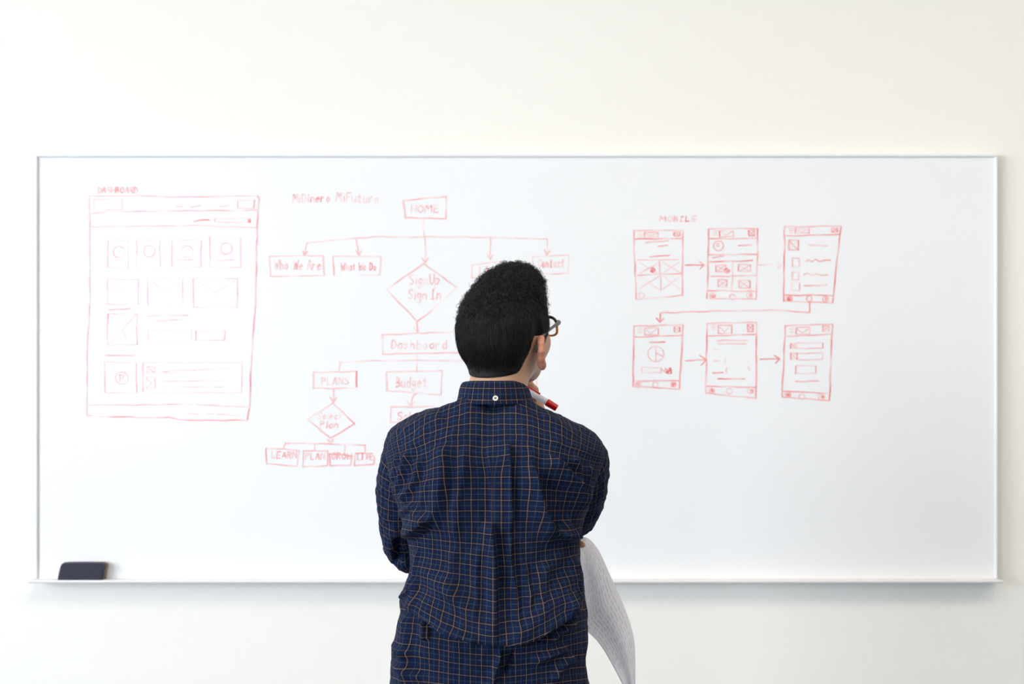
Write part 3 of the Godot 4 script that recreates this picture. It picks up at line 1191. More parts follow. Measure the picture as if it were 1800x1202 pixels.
func person():
	head_at = Transform3D(Basis(Vector3.UP, deg_to_rad(-30.0)) * Basis(Vector3.RIGHT, deg_to_rad(13.0)), at(887, 591, 2.80))
	man = thing("person", "standing person seen from behind, short black curly hair, dark blue plaid shirt, hand at chin", "person", Vector3(at(CX, 601, -BODY_Z).x, 0, BODY_Z))
	body()
	hair()
	shirt()
	trousers()
	eyeglasses()
	marker()
	paper()


func on_man(called: String, mesh: Mesh, m: Material, parent: Node3D = null) -> MeshInstance3D:      # the mesh is given in world places; the man stands elsewhere
	var o := obj(called, mesh, m, parent if parent else man)
	if parent == null:
		o.position = -man.position
	return o


func skull() -> Field:
	var f := Field.new()
	f.egg(Vector3(0, 0.012, 0.004), Vector3(0.0745, 0.087, 0.095))            # cranium
	f.egg(Vector3(0, -0.036, -0.037), Vector3(0.060, 0.059, 0.059), 0.03)      # jaws
	f.egg(Vector3(0, -0.088, -0.068), Vector3(0.024, 0.020, 0.022), 0.04)      # chin
	var base := head_at.affine_inverse() * at(869, 716, 2.765)
	f.bone(Vector3(0, -0.045, 0.020), base, 0.056, 0.0575, 0.03)               # neck
	return f


func face(f: Field):
	f.egg(Vector3(0, 0.022, -0.082), Vector3(0.052, 0.010, 0.014), 0.03)       # brow
	f.chain([Vector3(0, 0.006, -0.094), Vector3(0, -0.022, -0.108), Vector3(0, -0.034, -0.112)], [0.007, 0.009, 0.011], 0.01, 0.02)   # nose
	for s: float in [-1.0, 1.0]:
		var e := s * (0.93 if s < 0.0 else 1.0)
		f.egg(Vector3(s * 0.012, -0.037, -0.101), Vector3(0.008, 0.007, 0.009), 0.008)
		f.egg(Vector3(s * 0.036, -0.028, -0.070), Vector3(0.018, 0.016, 0.018), 0.03)       # cheek
		f.carve(Vector3(s * 0.031, 0.002, -0.094), Vector3(0.017, 0.012, 0.014), 0.012)
		f.bone(Vector3(s * 0.043, 0.0, -0.082), Vector3(s * 0.018, 0.004, -0.088), 0.005, 0.006, 0.008)   # lids
		# ear: a plate, the rolled rim and the lobe
		f.egg(Vector3(e * 0.0795, -0.0350, 0.006), Vector3(0.0055, 0.024, 0.013), 0.008)
		f.chain([Vector3(e * 0.0765, -0.0150, -0.008), Vector3(e * 0.0835, -0.0040, 0.002), Vector3(e * 0.0890, -0.0110, 0.015), Vector3(e * 0.0905, -0.0250, 0.020), Vector3(e * 0.0870, -0.0410, 0.016), Vector3(e * 0.0820, -0.0550, 0.008), Vector3(e * 0.0775, -0.0620, 0.001)], [0.0035, 0.0042, 0.0046, 0.0046, 0.0044, 0.0054, 0.0058], 0.009, 0.009)
	f.chain([Vector3(-0.023, -0.060, -0.088), Vector3(0, -0.0565, -0.099), Vector3(0.023, -0.060, -0.088)], [0.003, 0.006, 0.003], 0.004)
	f.chain([Vector3(-0.021, -0.063, -0.087), Vector3(0, -0.0675, -0.096), Vector3(0.021, -0.063, -0.087)], [0.003, 0.0065, 0.003], 0.004)


func finger(f: Field, pts: Array, r := 0.0085):
	f.chain(pts, [r * 1.08, r * 1.02, r * 0.95, r * 0.80], 0.003, 0.012)


func body():
	var net := {"v": PackedVector3Array(), "i": PackedInt32Array()}
	var head := skull()
	face(head)
	nets(head, Vector3(-0.115, -0.175, -0.135), Vector3(0.115, 0.125, 0.115), 0.0027, net, head_at)
	var of_head: int = net.v.size()
	# right hand at the chin, closed round the marker
	var r := Field.new()
	var wrist := at(940, 742, 2.965)
	r.bone(at(946, 770, 2.985), wrist, 0.027, 0.024)
	r.bone(wrist, at(936, 714, 2.945), 0.024, 0.022, 0.02)
	r.bone(at(940, 718, 2.950), at(924, 720, 2.933), 0.015, 0.014, 0.015)
	finger(r, [at(940, 707, 2.950), at(939, 685, 2.933), at(931, 676, 2.910), at(921, 673, 2.895)])
	finger(r, [at(938, 713, 2.945), at(941, 701, 2.933), at(934, 698, 2.915), at(924, 704, 2.905)])
	finger(r, [at(932, 714, 2.933), at(936, 705, 2.903), at(926, 708, 2.890), at(918, 714, 2.895)])
	finger(r, [at(924, 718, 2.927), at(924, 714, 2.900), at(916, 718, 2.890), at(911, 722, 2.900)], 0.0075)
	finger(r, [at(928, 722, 2.955), at(916, 704, 2.950), at(914, 690, 2.930), at(917, 678, 2.905)], 0.0095)
	nets(r, at(890, 790, 3.0) + Vector3(0, 0, -0.07), at(975, 655, 3.0) + Vector3(0, 0, 0.11), 0.003, net)
	# left hand at the right hip, finger and thumb on the paper
	var l := Field.new()
	l.bone(at(900, 972, 2.99), at(938, 968, 2.985), 0.028, 0.024)
	l.bone(at(938, 968, 2.985), at(978, 964, 2.955), 0.024, 0.020, 0.02)
	l.bone(at(978, 952, 2.955), at(984, 978, 2.955), 0.014, 0.013, 0.015)
	finger(l, [at(980, 955, 2.955), at(1000, 951, 2.945), at(1013, 954, 2.93), at(1024, 957.5, 2.915)], 0.008)
	finger(l, [at(984, 962, 2.955), at(1002, 962, 2.958), at(1013, 965, 2.952), at(1022, 968, 2.946)], 0.008)
	finger(l, [at(985, 970, 2.955), at(1001, 972, 2.962), at(1010, 975, 2.957), at(1017, 978, 2.95)], 0.008)
	finger(l, [at(984, 979, 2.955), at(996, 983, 2.96), at(1003, 986, 2.957), at(1009, 988, 2.952)], 0.007)
	finger(l, [at(955, 952, 2.965), at(973, 944, 2.94), at(990, 944, 2.922), at(1004, 948, 2.908)], 0.0095)
	nets(l, at(885, 1010, 2.98) + Vector3(0, 0, -0.06), at(1045, 925, 2.98) + Vector3(0, 0, 0.11), 0.003, net)
	# trunk, arms and legs under the clothes
	var b := Field.new()
	b.bone(at(869, 716, 2.765), at(868, 800, 2.775), 0.052, 0.07)
	b.egg(at(868, 868, 2.785), Vector3(0.135, 0.14, 0.08), 0.05)
	b.egg(at(868, 1040, 2.78), Vector3(0.125, 0.15, 0.08), 0.06)
	b.egg(Vector3(man.position.x, 0.95, BODY_Z), Vector3(0.150, 0.12, 0.09), 0.06)
	b.chain([at(800, 790, 2.78), at(714, 806, 2.80), at(709, 940, 2.890), at(722, 974, 2.925), at(775, 975, 2.96), at(850, 971, 2.99), at(905, 971, 2.99)], [0.04, 0.034, 0.024, 0.024, 0.026, 0.025, 0.024], 0.01, 0.05)
	b.chain([at(940, 790, 2.78), at(1018, 806, 2.80), at(1022, 850, 2.85), at(1013, 893, 2.91), at(994, 912, 2.965), at(978, 880, 3.01), at(962, 820, 3.01), at(945, 768, 2.985)], [0.04, 0.034, 0.034, 0.030, 0.028, 0.026, 0.024, 0.024], 0.01, 0.05)
	for s: float in [-1.0, 1.0]:
		var x := man.position.x + s * 0.092
		b.chain([Vector3(x, 0.88, BODY_Z), Vector3(x, 0.50, BODY_Z - 0.01), Vector3(x + s * 0.01, 0.10, BODY_Z + 0.02)], [0.078, 0.052, 0.036], 0.03, 0.05)
		b.bone(Vector3(x + s * 0.01, 0.055, BODY_Z + 0.02), Vector3(x + s * 0.03, 0.04, BODY_Z - 0.13), 0.035, 0.025, 0.03)
	nets(b, Vector3(man.position.x - 0.30, 0.0, BODY_Z - 0.32), Vector3(man.position.x + 0.30, 1.48, BODY_Z + 0.16), 0.012, net)
	var colors := PackedColorArray()
	var v: PackedVector3Array = net.v
	var inv := head_at.affine_inverse()
	for i in v.size():
		var c := Color(0.50, 0.285, 0.175)
		var q := inv * v[i]
		if i < of_head:
			var ear := smoothstep(0.076, 0.083, absf(q.x)) * smoothstep(-0.07, -0.05, q.y)
			c = c.lerp(Color(0.60, 0.25, 0.155), ear)
			if q.z < -0.085 and absf(q.x) < 0.024 and q.y < -0.052 and q.y > -0.073:
				c = c.lerp(Color(0.42, 0.16, 0.13), 0.7)
			c = c.lerp(Color(0.36, 0.23, 0.16), 0.35 * smoothstep(-0.05, -0.07, q.y) * smoothstep(0.01, -0.03, q.z))      # close shaven jaw
		else:
			c = c.lerp(Color(0.56, 0.26, 0.16), 0.5)
		c *= 1.0 + 0.10 * fine.get_noise_3dv(v[i] * 160.0)
		c.a = 1.0
		colors.append(c)
	on_man("body", net_mesh(net, colors), M.skin)
	for s: float in [-1.0, 1.0]:
		var ball := SphereMesh.new()
		ball.radius = 0.0115
		ball.height = 0.023
		ball.radial_segments = 20
		ball.rings = 12
		var e := obj("eye", ball, M.eye, man)
		e.position = head_at * Vector3(s * 0.031, 0.001, -0.0835) - man.position
		var ir := SphereMesh.new()
		ir.radius = 0.0058
		ir.height = 0.004
		ir.radial_segments = 16
		ir.rings = 6
		var i := obj("iris", ir, M.iris, e)
		i.basis = head_at.basis * Basis(Vector3.RIGHT, PI / 2)
		i.position = head_at.basis * Vector3(0, 0, -0.0102)


# ---- hair: a cap over the skull above the hairline, with curls on top and short strands below
const HAIRLINE := [[0.0, 0.080], [34.0, 0.072], [46.0, 0.045], [53.0, 0.0], [58.0, -0.024], [76.0, -0.026], [83.0, -0.002], [92.0, 0.002], [103.0, -0.022], [114.0, -0.040], [126.0, -0.057], [140.0, -0.060], [180.0, -0.0605]]


func hair_height(p: Vector3) -> float:
	return p.y - look(HAIRLINE, rad_to_deg(atan2(absf(p.x), -p.z + 0.012)))


func hair():
	var f := skull()
	f.egg(Vector3(0.012, 0.081, -0.034), Vector3(0.039, 0.034, 0.042), 0.03)        # the quiff
	f.extra = func(p: Vector3, d: float) -> float:
		if d > 0.06 or d < -0.03:
			return d - 0.012
		var up := hair_height(p)
		var th := 0.0022 + 0.0085 * smoothstep(0.0, 0.05, up) + 0.004 * smoothstep(0.0, 0.03, up) * smoothstep(0.0, -0.05, p.z) * smoothstep(0.09, 0.05, p.y) + 0.011 * smoothstep(0.03, 0.105, p.y) * smoothstep(0.06, -0.03, p.z)
		th += fine.get_noise_3dv(p * 75.0) * 0.0045 * smoothstep(0.02, 0.09, p.y) + fine.get_noise_3d(p.x * 260.0, p.y * 90.0, p.z * 260.0) * 0.0009 * smoothstep(0.0, 0.02, up)
		return maxf(d - th, -up * 0.75)
	var net := {"v": PackedVector3Array(), "i": PackedInt32Array()}
	nets(f, Vector3(-0.118, -0.095, -0.135), Vector3(0.122, 0.175, 0.125), 0.003, net, Transform3D(), 1.3)
	var cap := net_mesh(net)
	var o := obj("hair", cap, M.hair, man)
	o.transform = Transform3D(head_at.basis, head_at.origin - man.position)
	var v: PackedVector3Array = net.v
	var n: PackedVector3Array = cap.surface_get_arrays(0)[Mesh.ARRAY_NORMAL]
	# strands
	var curl := tube_strip(func(t: float) -> Vector3: return Vector3(cos(t * 9.5) * 0.0042 * (1.0 - 0.25 * t), t * 0.011, sin(t * 9.5) * 0.0042 * (1.0 - 0.25 * t)), 20, 0.00042)
	var hairlet := tube_strip(func(t: float) -> Vector3: return Vector3(0.10 * t * t, t, 0.22 * t * t), 5, 0.022)
	var curls: Array[Transform3D] = []
	var short: Array[Transform3D] = []
	for k in 90000:
		var i := rng.randi() % v.size()
		var p := v[i] + Vector3(rng.randf_range(-1, 1), rng.randf_range(-1, 1), rng.randf_range(-1, 1)) * 0.0013
		var up := hair_height(p)
		if up < 0.003 or n[i].dot(p - Vector3(0, 0.0, 0)) < 0.01:
			continue
		var top := smoothstep(0.035, 0.085, p.y + 0.35 * maxf(0.0, -p.z) * 0.6)
		if rng.randf() < top:
			if curls.size() < 3800 and rng.randf() < 0.35:
				var axis := (n[i] * rng.randf_range(0.0, 0.7) + Vector3(rng.randf_range(-1, 1), rng.randf_range(-0.5, 0.7), rng.randf_range(-1, 1))).normalized()
				var b := Basis(Quaternion(Vector3.UP, axis)) * Basis(Vector3.UP, rng.randf() * TAU)
				curls.append(Transform3D(b.scaled(Vector3.ONE * rng.randf_range(0.6, 1.25)), p - n[i] * 0.001))
		elif short.size() < 15000:
			var down := (Vector3(0, -1, 0) + n[i] * 0.0 + Vector3(rng.randf_range(-0.35, 0.35), 0, rng.randf_range(-0.35, 0.35)) - Vector3(0, 0, 0.3) * smoothstep(0.04, 0.10, p.y)).normalized()
			down = (down - n[i] * down.dot(n[i])).normalized()
			var dir := (down + n[i] * rng.randf_range(0.12, 0.42)).normalized()
			var length := lerpf(0.004, 0.013, smoothstep(0.0, 0.06, up)) * rng.randf_range(0.7, 1.3)
			var x := dir.cross(n[i]).normalized()
			short.append(Transform3D(Basis(x * length, dir * length, -x.cross(dir) * length), p - n[i] * 0.0006))
	for set in [["curls", curl, curls], ["short_strands", hairlet, short]]:
		var mm := MultiMesh.new()
		mm.transform_format = MultiMesh.TRANSFORM_3D
		mm.mesh = set[1]
		var list: Array[Transform3D] = set[2]
		mm.instance_count = list.size()
		for i in list.size():
			mm.set_instance_transform(i, list[i])
		var mi := MultiMeshInstance3D.new()
		mi.name = set[0]
		mi.multimesh = mm
		mi.material_override = M.strand
		mi.set_meta("kind", "stuff")
		o.add_child(mi, true)


func tube_strip(path, steps: int, r: float) -> ArrayMesh:      # a thin three-sided thread along a path, pointed at its end
	var p := PackedVector3Array()
	for j in steps + 1:
		var t := j / float(steps)
		var c: Vector3 = path.call(t)
		var dir: Vector3 = (path.call(t + 0.01) - path.call(t - 0.01)).normalized()
		var s := dir.cross(Vector3(0.3, 0.2, 0.93)).normalized()
		var u := dir.cross(s)
		for k in 4:
			var a := TAU * (k % 3) / 3.0
			p.append(c + (s * cos(a) + u * sin(a)) * r * (1.0 - 0.8 * t * t))
	return grid_mesh(p, 4, PackedVector2Array(), Vector3.INF, true)


# ---- shirt
func crease_at(q: Vector2) -> float:
	var sum := 0.0
	for c in creases:
		if q.x < c[0] or q.x > c[1] or q.y < c[2] or q.y > c[3]:
			continue
		var pts: PackedVector2Array = c[4]
		var best := 1e9
		var side := 1.0
		var along := 0.0
		for i in pts.size() - 1:
			var a := pts[i]
			var ab := pts[i + 1] - a
			var t := clampf((q - a).dot(ab) / ab.length_squared(), 0.0, 1.0)
			var d := q.distance_squared_to(a + ab * t)
			if d < best:
				best = d
				side = (q - a).cross(ab)          # positive: right of a line that runs down, above a line that runs right
				along = (i + t) / (pts.size() - 1)
		var w: float = c[6] if side > 0.0 else c[7]
		var fade := smoothstep(0.0, 0.22, along + 0.03) * smoothstep(1.0, 0.78, along - 0.03)
		sum += c[5] * exp(-best / (w * w)) * fade
	return sum * 0.0023


func pixel_of(p: Vector3) -> Vector2:
	return Vector2(900.0 + FOC * p.x / -p.z, 601.0 - FOC * (p.y - EYE) / -p.z)


func shirt():
	for c in CREASES:
		var pts := PackedVector2Array()
		var lo := Vector2(1e9, 1e9)
		var hi := -lo
		for s in c[0].split(" "):
			var xy: PackedStringArray = s.split(",")
			var q := Vector2(float(xy[0]), float(xy[1]))
			pts.append(q)
			lo = lo.min(q)
			hi = hi.max(q)
		var m: float = maxf(c[2], c[3]) * 2.3
		creases.append([lo.x - m, hi.x + m, lo.y - m, hi.y + m, pts, c[1], c[2], c[3]])
	var waist: PackedVector2Array = creases[20][4]
	var p := PackedVector3Array()
	var uv := PackedVector2Array()
	var rows := []
	var y := 1275.0
	while y > 850.0:
		rows.append([y, -1.0])
		y -= 1.7
	for i in 118:
		rows.append([850.0, i * 73.0 / 117.0])
	var turn := []                                          # columns, from the front round the left side, the back and the right side
	for i in 30:
		turn.append(-PI + i * (PI * 0.45 / 30.0))
	for i in 271:
		turn.append(-PI * 0.55 + i * (PI * 1.1 / 270.0))
	for i in range(1, 31):
		turn.append(PI * 0.55 + i * (PI * 0.45 / 30.0))
	var cx := man.position.x
	var first := true
	for row in rows:
		var dome: bool = row[1] >= 0.0
		var t: Array = DOME if dome else GIRTH
		var key: float = row[1] if dome else row[0]
		var reach := [look(t, key, 1), look(t, key, 2), look(t, key, 3), look(t, key, 4)]
		var el := deg_to_rad(maxf(row[1], 0.0))
		for a in turn:
			var sx := sin(a)
			var sz := cos(a)
			var side: float = reach[0] if sx < 0.0 else reach[1]
			var deep: float = reach[2] if sz > 0.0 else reach[3]
			var n := 2.5 if sz > 0.0 else 2.2
			var r := pow(pow(absf(sx) / side, n) + pow(absf(sz) / deep, n), -1.0 / n)
			var q := Vector3(cx + sx * r * cos(el) / PX, EYE - (row[0] - 601.0) / PX + sin(el) * r / PX, BODY_Z + sz * r * cos(el) / PX)
			# the spine lies a little deeper than the shoulder blades
			if sz > 0.0:
				q.z -= 0.010 * exp(-pow((q.x - cx) / 0.035, 2.0)) * smoothstep(1000.0, 900.0, row[0])
			var out := Vector3(sx * cos(el), sin(el), sz * cos(el))
			var px := pixel_of(q)
			var base := q
			var back := smoothstep(-0.1, 0.5, sz)
			if back > 0.0:
				q += out * crease_at(px) * back
			q += out * (fine.get_noise_3d(q.x * 16.0, q.y * 10.0, q.z * 16.0) * 0.0035 + fine.get_noise_3d(q.x * 45.0, q.y * 32.0, q.z * 45.0 + 9.0) * 0.0014)
			p.append(q)
			# weave: threads follow the sag of the cloth
			var dx := clampf(px.x - CX, -190.0, 190.0)
			var yy := px.y
			if px.y > 990.0:
				yy -= (waist_y(waist, px.x) - 1133.0) * smoothstep(1000.0, 1080.0, px.y)
			var k := look(SAG, yy)
			var line := px.y - k * pow(absf(dx) / 120.0, lerpf(2.9, 1.7, smoothstep(860.0, 990.0, px.y)))
			var zback: float = BODY_Z + reach[2] * cos(el) / PX
			var wrap := maxf(0.0, zback - base.z) * 0.85
			var up := smoothstep(8.0, 30.0, row[1]) if dome else 0.0
			var u := (base.x - cx) + signf(base.x - cx) * wrap * (1.0 - up * 0.85)
			var below := px.y > look([[683.0, 810.0], [763.0, 776.0], [868.0, 769.0], [960.0, 776.0], [1052.0, 808.0]], px.x)
			if below:
				u -= 0.10 * clampf(px.y - 790.0, 0.0, 110.0) / PX * pow(dx / 165.0, 3.0) * (1.0 if dx < 0.0 else 0.6)
			var v := line / PX - wrap * up * 0.8
			uv.append(Vector2(u, v) / PERIOD)
	var sh := on_man("shirt", grid_mesh(p, turn.size(), uv, man.position + Vector3(0, 1.2, 0), true), M.plaid)
	sh.set_meta("label", "dark navy plaid cotton shirt with fine white and tan lines")
	# sleeves
	var wr := func(t: float, a: float, q: Vector3) -> float:
		return fine.get_noise_3d(q.x * 22.0, q.y * 26.0, q.z * 22.0) * 0.004 + absf(noise.get_noise_3d(q.x * 30.0 + a * 0.0, q.y * 24.0 + q.x * 30.0, q.z * 26.0)) * -0.0045 * smoothstep(0.05, 0.25, t)
	var hollow := func(t: float, a: float, q: Vector3) -> float:        # the cloth caves in at the crook of the left elbow
		var px := pixel_of(q)
		var in_x := smoothstep(687.0, 695.0, px.x) * smoothstep(735.0, 724.0, px.x)
		var in_y := smoothstep(944.0, 953.0, px.y + (px.x - 700.0) * 0.2) * smoothstep(996.0, 987.0, px.y)
		return wr.call(t, a, q) - (0.018 * in_x * in_y if q.z > -2.92 else 0.0)
	var left := [at(758, 796, 2.78), at(718, 800, 2.79), at(707, 850, 2.82), at(706, 905, 2.85), at(711, 948, 2.88), at(724, 970, 2.91), at(775, 975, 2.96), at(850, 971, 2.99), at(915, 970, 2.99)]
	var right := [at(978, 796, 2.78), at(1020, 806, 2.80), at(1024, 850, 2.85), at(1013, 893, 2.91), at(994, 913, 2.965), at(978, 880, 3.010), at(962, 820, 3.01), at(945, 768, 2.985)]
	on_man("sleeve", tube(left, [0.042, 0.0495, 0.051, 0.049, 0.046, 0.044, 0.043, 0.038, 0.034], 96, 150, hollow, false, 1.0 / PERIOD), M.plaid, sh)
	on_man("sleeve", tube(right, [0.042, 0.0525, 0.0525, 0.051, 0.047, 0.046, 0.040, 0.034], 96, 150, wr, false, 1.0 / PERIOD), M.plaid, sh)
	on_man("collar", collar(), M.plaid, sh)
	# button at the back of the collar
	var b := on_man("button", lathe([[0.0, 0.0012], [0.0028, 0.0012], [0.0036, 0.0019], [0.0046, 0.0020], [0.0052, 0.0014], [0.0053, 0.0], [0.0, 0.0]], 28), M.button, sh)
	b.transform = Transform3D(Basis(Vector3.RIGHT, PI / 2 - 0.25), at(871, 700, 2.6895))
	var th := []
	for k in [[-0.0011, -0.0011], [0.0011, -0.0011], [-0.0011, 0.0011], [0.0011, 0.0011]]:
		th.append([Vector3(k[0] - 0.0007, 0.0011, k[1] - 0.0007), Vector3(k[0] + 0.0007, 0.00145, k[1] + 0.0007)])
	th.append([Vector3(-0.0014, 0.0013, -0.00035), Vector3(0.0014, 0.00175, 0.00035)])
	var tr := obj("button_thread", boxes(th), M.thread, sh)
	tr.transform = b.transform


func waist_y(w: PackedVector2Array, x: float) -> float:
	if x <= w[0].x:
		return w[0].y
	for i in range(1, w.size()):
		if x <= w[i].x:
			return lerpf(w[i - 1].y, w[i].y, (x - w[i - 1].x) / (w[i].x - w[i - 1].x))
	return w[-1].y


func collar() -> ArrayMesh:
	var p := PackedVector3Array()
	var uv := PackedVector2Array()
	var cols := 97
	var c := at(870, 601, 2.775)
	var y_top := EYE - (669.0 - 601.0) / 920.0
	var y_bot := EYE - (710.5 - 601.0) / 925.0
	# inside of the leaf, its lower edge, the outside up to the roll, then the band down inside
	for q in [[0.35, 0.96, -0.0022], [0.04, 1.0, -0.0022], [0.0, 1.0, -0.001], [0.0, 1.0, 0.0004], [0.03, 1.0, 0.001], [0.2, 0.86, 0.001], [0.45, 0.62, 0.001], [0.7, 0.36, 0.001], [0.88, 0.14, 0.001], [0.96, 0.04, 0.0004], [1.0, 0.0, -0.0012], [0.99, 0.0, -0.003], [0.9, 0.0, -0.0042], [0.5, 0.15, -0.0046], [0.0, 0.35, -0.0046], [-0.15, 0.4, -0.0046]]:
		for k in cols:
			var a := lerpf(-2.62, 2.62, k / float(cols - 1))
			var fr := (1.0 - cos(a)) / 2.0
			var dip := 0.030 * fr * fr + (0.007 * smoothstep(0.5, 1.4, a))
			var yt := y_top - dip
			var yb := y_bot - 0.038 * fr * fr
			var hx := lerpf(0.0645, 0.0765, q[1])
			var hz := lerpf(0.064, 0.088, q[1])
			if cos(a) < 0.0:
				hz = lerpf(0.060, 0.080, q[1])
			var d: float = q[2] + noise.get_noise_2d(a * 2.2, q[0] * 1.5) * 0.0016
			var x := sin(a) * (hx + d)
			var z := cos(a) * (hz + d)
			var yy := lerpf(yb, yt, q[0])
			p.append(Vector3(c.x + x, yy, c.z + z))
			uv.append(Vector2(a * 0.072, -yy + 0.0045) / PERIOD)
	return grid_mesh(p, cols, uv, Vector3(c.x, (y_top + y_bot) / 2, c.z))


func trousers():
	var f := Field.new()
	f.egg(Vector3(man.position.x, 0.93, BODY_Z), Vector3(0.170, 0.12, 0.108), 0.04)
	for s: float in [-1.0, 1.0]:
		var x := man.position.x + s * 0.092
		f.chain([Vector3(x, 0.88, BODY_Z), Vector3(x, 0.50, BODY_Z - 0.005), Vector3(x + s * 0.01, 0.06, BODY_Z + 0.015)], [0.094, 0.072, 0.062], 0.02, 0.05)
	f.extra = func(p: Vector3, d: float) -> float: return maxf(d + fine.get_noise_3d(p.x * 14.0, p.y * 12.0, p.z * 14.0) * 0.004, maxf(0.035 - p.y, p.y - 1.0))
	var net := {"v": PackedVector3Array(), "i": PackedInt32Array()}
	nets(f, Vector3(man.position.x - 0.24, 0.0, BODY_Z - 0.18), Vector3(man.position.x + 0.24, 1.05, BODY_Z + 0.18), 0.010, net)
	on_man("trousers", net_mesh(net), M.trouser)
	for s: float in [-1.0, 1.0]:
		var g := Field.new()
		var x := man.position.x + s * 0.105
		g.bone(Vector3(x, 0.050, BODY_Z + 0.03), Vector3(x + s * 0.02, 0.045, BODY_Z - 0.09), 0.046, 0.045)
		g.bone(Vector3(x + s * 0.02, 0.045, BODY_Z - 0.09), Vector3(x + s * 0.032, 0.036, BODY_Z - 0.175), 0.045, 0.035, 0.03)
		g.extra = func(p: Vector3, d: float) -> float: return maxf(d, -p.y)
		var sn := {"v": PackedVector3Array(), "i": PackedInt32Array()}
		nets(g, Vector3(x - 0.09, -0.006, BODY_Z - 0.24), Vector3(x + 0.11, 0.12, BODY_Z + 0.10), 0.006, sn)
		on_man("shoe", net_mesh(sn), M.shoe)


# ---- what he wears on the nose and holds
func eyeglasses():
	var o := thing("eyeglasses", "dark framed eyeglasses with amber lower rims worn by the person", "glasses")
	o.transform = head_at
	for s: float in [-1.0, 1.0]:
		var rim := []
		var low := []
		for k in 25:
			var a := TAU * k / 24.0
			var q := Vector3(s * (0.034 + signf(cos(a)) * pow(absf(cos(a)), 0.6) * 0.028), -0.004 + signf(sin(a)) * pow(absf(sin(a)), 0.6) * 0.0195, 0.0)
			q.z = -0.112 + 0.008 * pow(absf(q.x) / 0.062, 2.0)
			rim.append(q)
		var upper := rim.slice(0, 13)
		var under := rim.slice(12, 25)
		var f := obj("upper_rim", tube(upper, [0.0028, 0.0032, 0.0028], 10, 40), M.acetate, o)
		obj("lower_rim", tube(under, [0.0026, 0.0021, 0.0026], 10, 40), M.amber, o).set_meta("label", "amber lower rim")
		var disc := PackedVector3Array()
		for r in [0.0, 0.5, 1.0]:
			for k in 25:
				var q: Vector3 = rim[k]
				var mid := Vector3(s * 0.034, -0.004, -0.1095)
				disc.append(mid.lerp(q, r))
		obj("lens", grid_mesh(disc, 25, PackedVector2Array(), Vector3.ZERO), M.lens, o)
		obj("temple", tube([Vector3(s * 0.060, 0.006, -0.106), Vector3(s * 0.067, 0.006, -0.103), Vector3(s * 0.0715, 0.0055, -0.094), Vector3(s * 0.0755, 0.004, -0.060), Vector3(s * 0.0805, 0.001, -0.018), Vector3(s * 0.083, -0.001, 0.002), Vector3(s * 0.0805, -0.016, 0.016), Vector3(s * 0.078, -0.028, 0.021)], [0.0030, 0.0042, 0.0044, 0.0030, 0.0022, 0.0022, 0.0024, 0.0020], 10, 60), M.temple, o).set_meta("label", "grey temple arm")
	obj("bridge", tube([Vector3(-0.008, 0.003, -0.112), Vector3(0, 0.0065, -0.1135), Vector3(0.008, 0.003, -0.112)], [0.0025, 0.0022, 0.0025], 10, 16), M.acetate, o)


func marker():
	var a := at(920, 682, 2.895)
	var b := at(979, 717.5, 2.890)
	var o := thing("marker_pen", "red and white board marker held at the chin in the right hand", "marker")
	var dir := (b - a).normalized()
	var len := a.distance_to(b)
	o.transform = Transform3D(Basis(Quaternion(Vector3.UP, dir)), a)
	obj("barrel", lathe([[0.0, -0.045], [0.0045, -0.045], [0.0055, -0.043], [0.0062, -0.03], [0.0066, 0.036], [0.0066, len * 0.685], [0.0058, len * 0.70], [0.0, len * 0.70]], 28), M.barrel, o)
	obj("cap", lathe([[0.0, len * 0.69], [0.0068, len * 0.69], [0.0076, len * 0.70], [0.0076, len * 0.74], [0.0071, len * 0.97], [0.0064, len], [0.0, len]], 28), M.red, o).set_meta("label", "red cap")
	obj("clip", boxes([[Vector3(-0.0090, len * 0.10, -0.0028), Vector3(-0.0060, len * 0.45, 0.0028)]], 0.0008), M.red, o).set_meta("label", "red clip along the barrel")


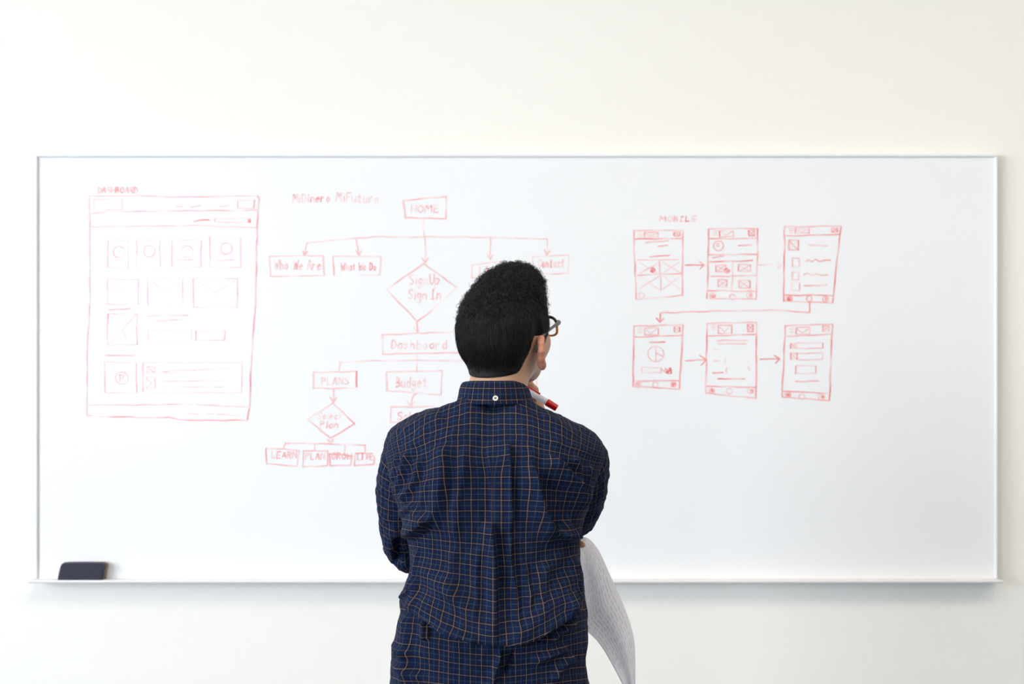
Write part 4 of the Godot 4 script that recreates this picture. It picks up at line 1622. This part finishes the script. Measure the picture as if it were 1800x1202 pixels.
func paper():
	# a sheet held at its upper corner, hanging in a long curl; edges given from the hand to the free corner
	var near := [at(1012, 958, 2.905), at(1020, 985, 2.915), at(1025, 1030, 2.925), at(1028, 1068, 2.93), at(1026, 1100, 2.93), at(1047, 1122, 2.925), at(1063, 1143, 2.92), at(1080, 1173, 2.91), at(1098, 1208, 2.90), at(1112, 1245, 2.895)]
	var far := [at(1025, 943, 2.935), at(1038, 949, 2.96), at(1054, 970, 2.98), at(1071, 1007, 2.99), at(1084, 1035, 2.99), at(1095, 1061, 2.985), at(1107, 1093, 2.975), at(1115, 1126, 2.96), at(1117, 1175, 2.94), at(1116, 1248, 2.915)]
	var o := thing("paper", "sheet of paper with faint handwriting, curling down beside the person's right hip", "paper")
	for k in 2:
		var p := PackedVector3Array()
		var uv := PackedVector2Array()
		for side in [0.0, 1.0]:
			for j in 61:
				var t := j / 60.0
				for i in 33:
					var s := i / 32.0
					var q := spline(near, t).lerp(spline(far, t), s)
					q.z += (sin(s * PI) * 0.016 - sin(s * TAU) * 0.006) * smoothstep(0.0, 0.3, t)
					q.z -= 0.0022 * k + side * 0.0003
					q.x -= 0.0015 * k
					p.append(q)
					uv.append(Vector2(s, t))
		# two faces, back to back
		var half := p.size() / 2
		var st := SurfaceTool.new()
		st.append_from(grid_mesh(p.slice(0, half), 33, uv.slice(0, half), Vector3(0, 1, -6)), 0, Transform3D())
		st.append_from(grid_mesh(p.slice(half), 33, uv.slice(half), Vector3(0, 1, 3)), 0, Transform3D())
		obj("sheet", st.commit(), M.written if k == 0 else M.paper, o)


func handwriting():
	# faint grey pen lines across the sheet
	var im := Image.create_empty(512, 1024, false, Image.FORMAT_RGB8)
	im.fill(Color(1, 1, 1))
	for line in 11:
		var x := 40.0 + line * 40.0
		var y := 50.0 + rng.randf() * 120.0
		var stop := rng.randf_range(760.0, 990.0)
		while y < stop:
			var letters := rng.randi_range(3, 9)               # a word, then a gap
			for k in letters:
				var a := rng.randf_range(3.0, 9.0)
				var b := rng.randf_range(-6.0, 3.0)
				var ink_grey := rng.randf_range(0.45, 0.72)
				for t in 26:
					var f := t / 25.0
					var q := Vector2(x + sin(f * TAU) * a + b * f, y + f * 8.0 + cos(f * TAU * 1.5) * 2.5)
					for d in 2:
						im.set_pixel(clampi(int(q.x) + d, 0, 511), clampi(int(q.y), 0, 1023), Color(ink_grey, ink_grey, ink_grey * 1.03))
				y += rng.randf_range(6.0, 9.0)
			y += rng.randf_range(8.0, 22.0)
	im.generate_mipmaps()
	M.written = M.paper.duplicate()
	M.written.albedo_texture = ImageTexture.create_from_image(im)
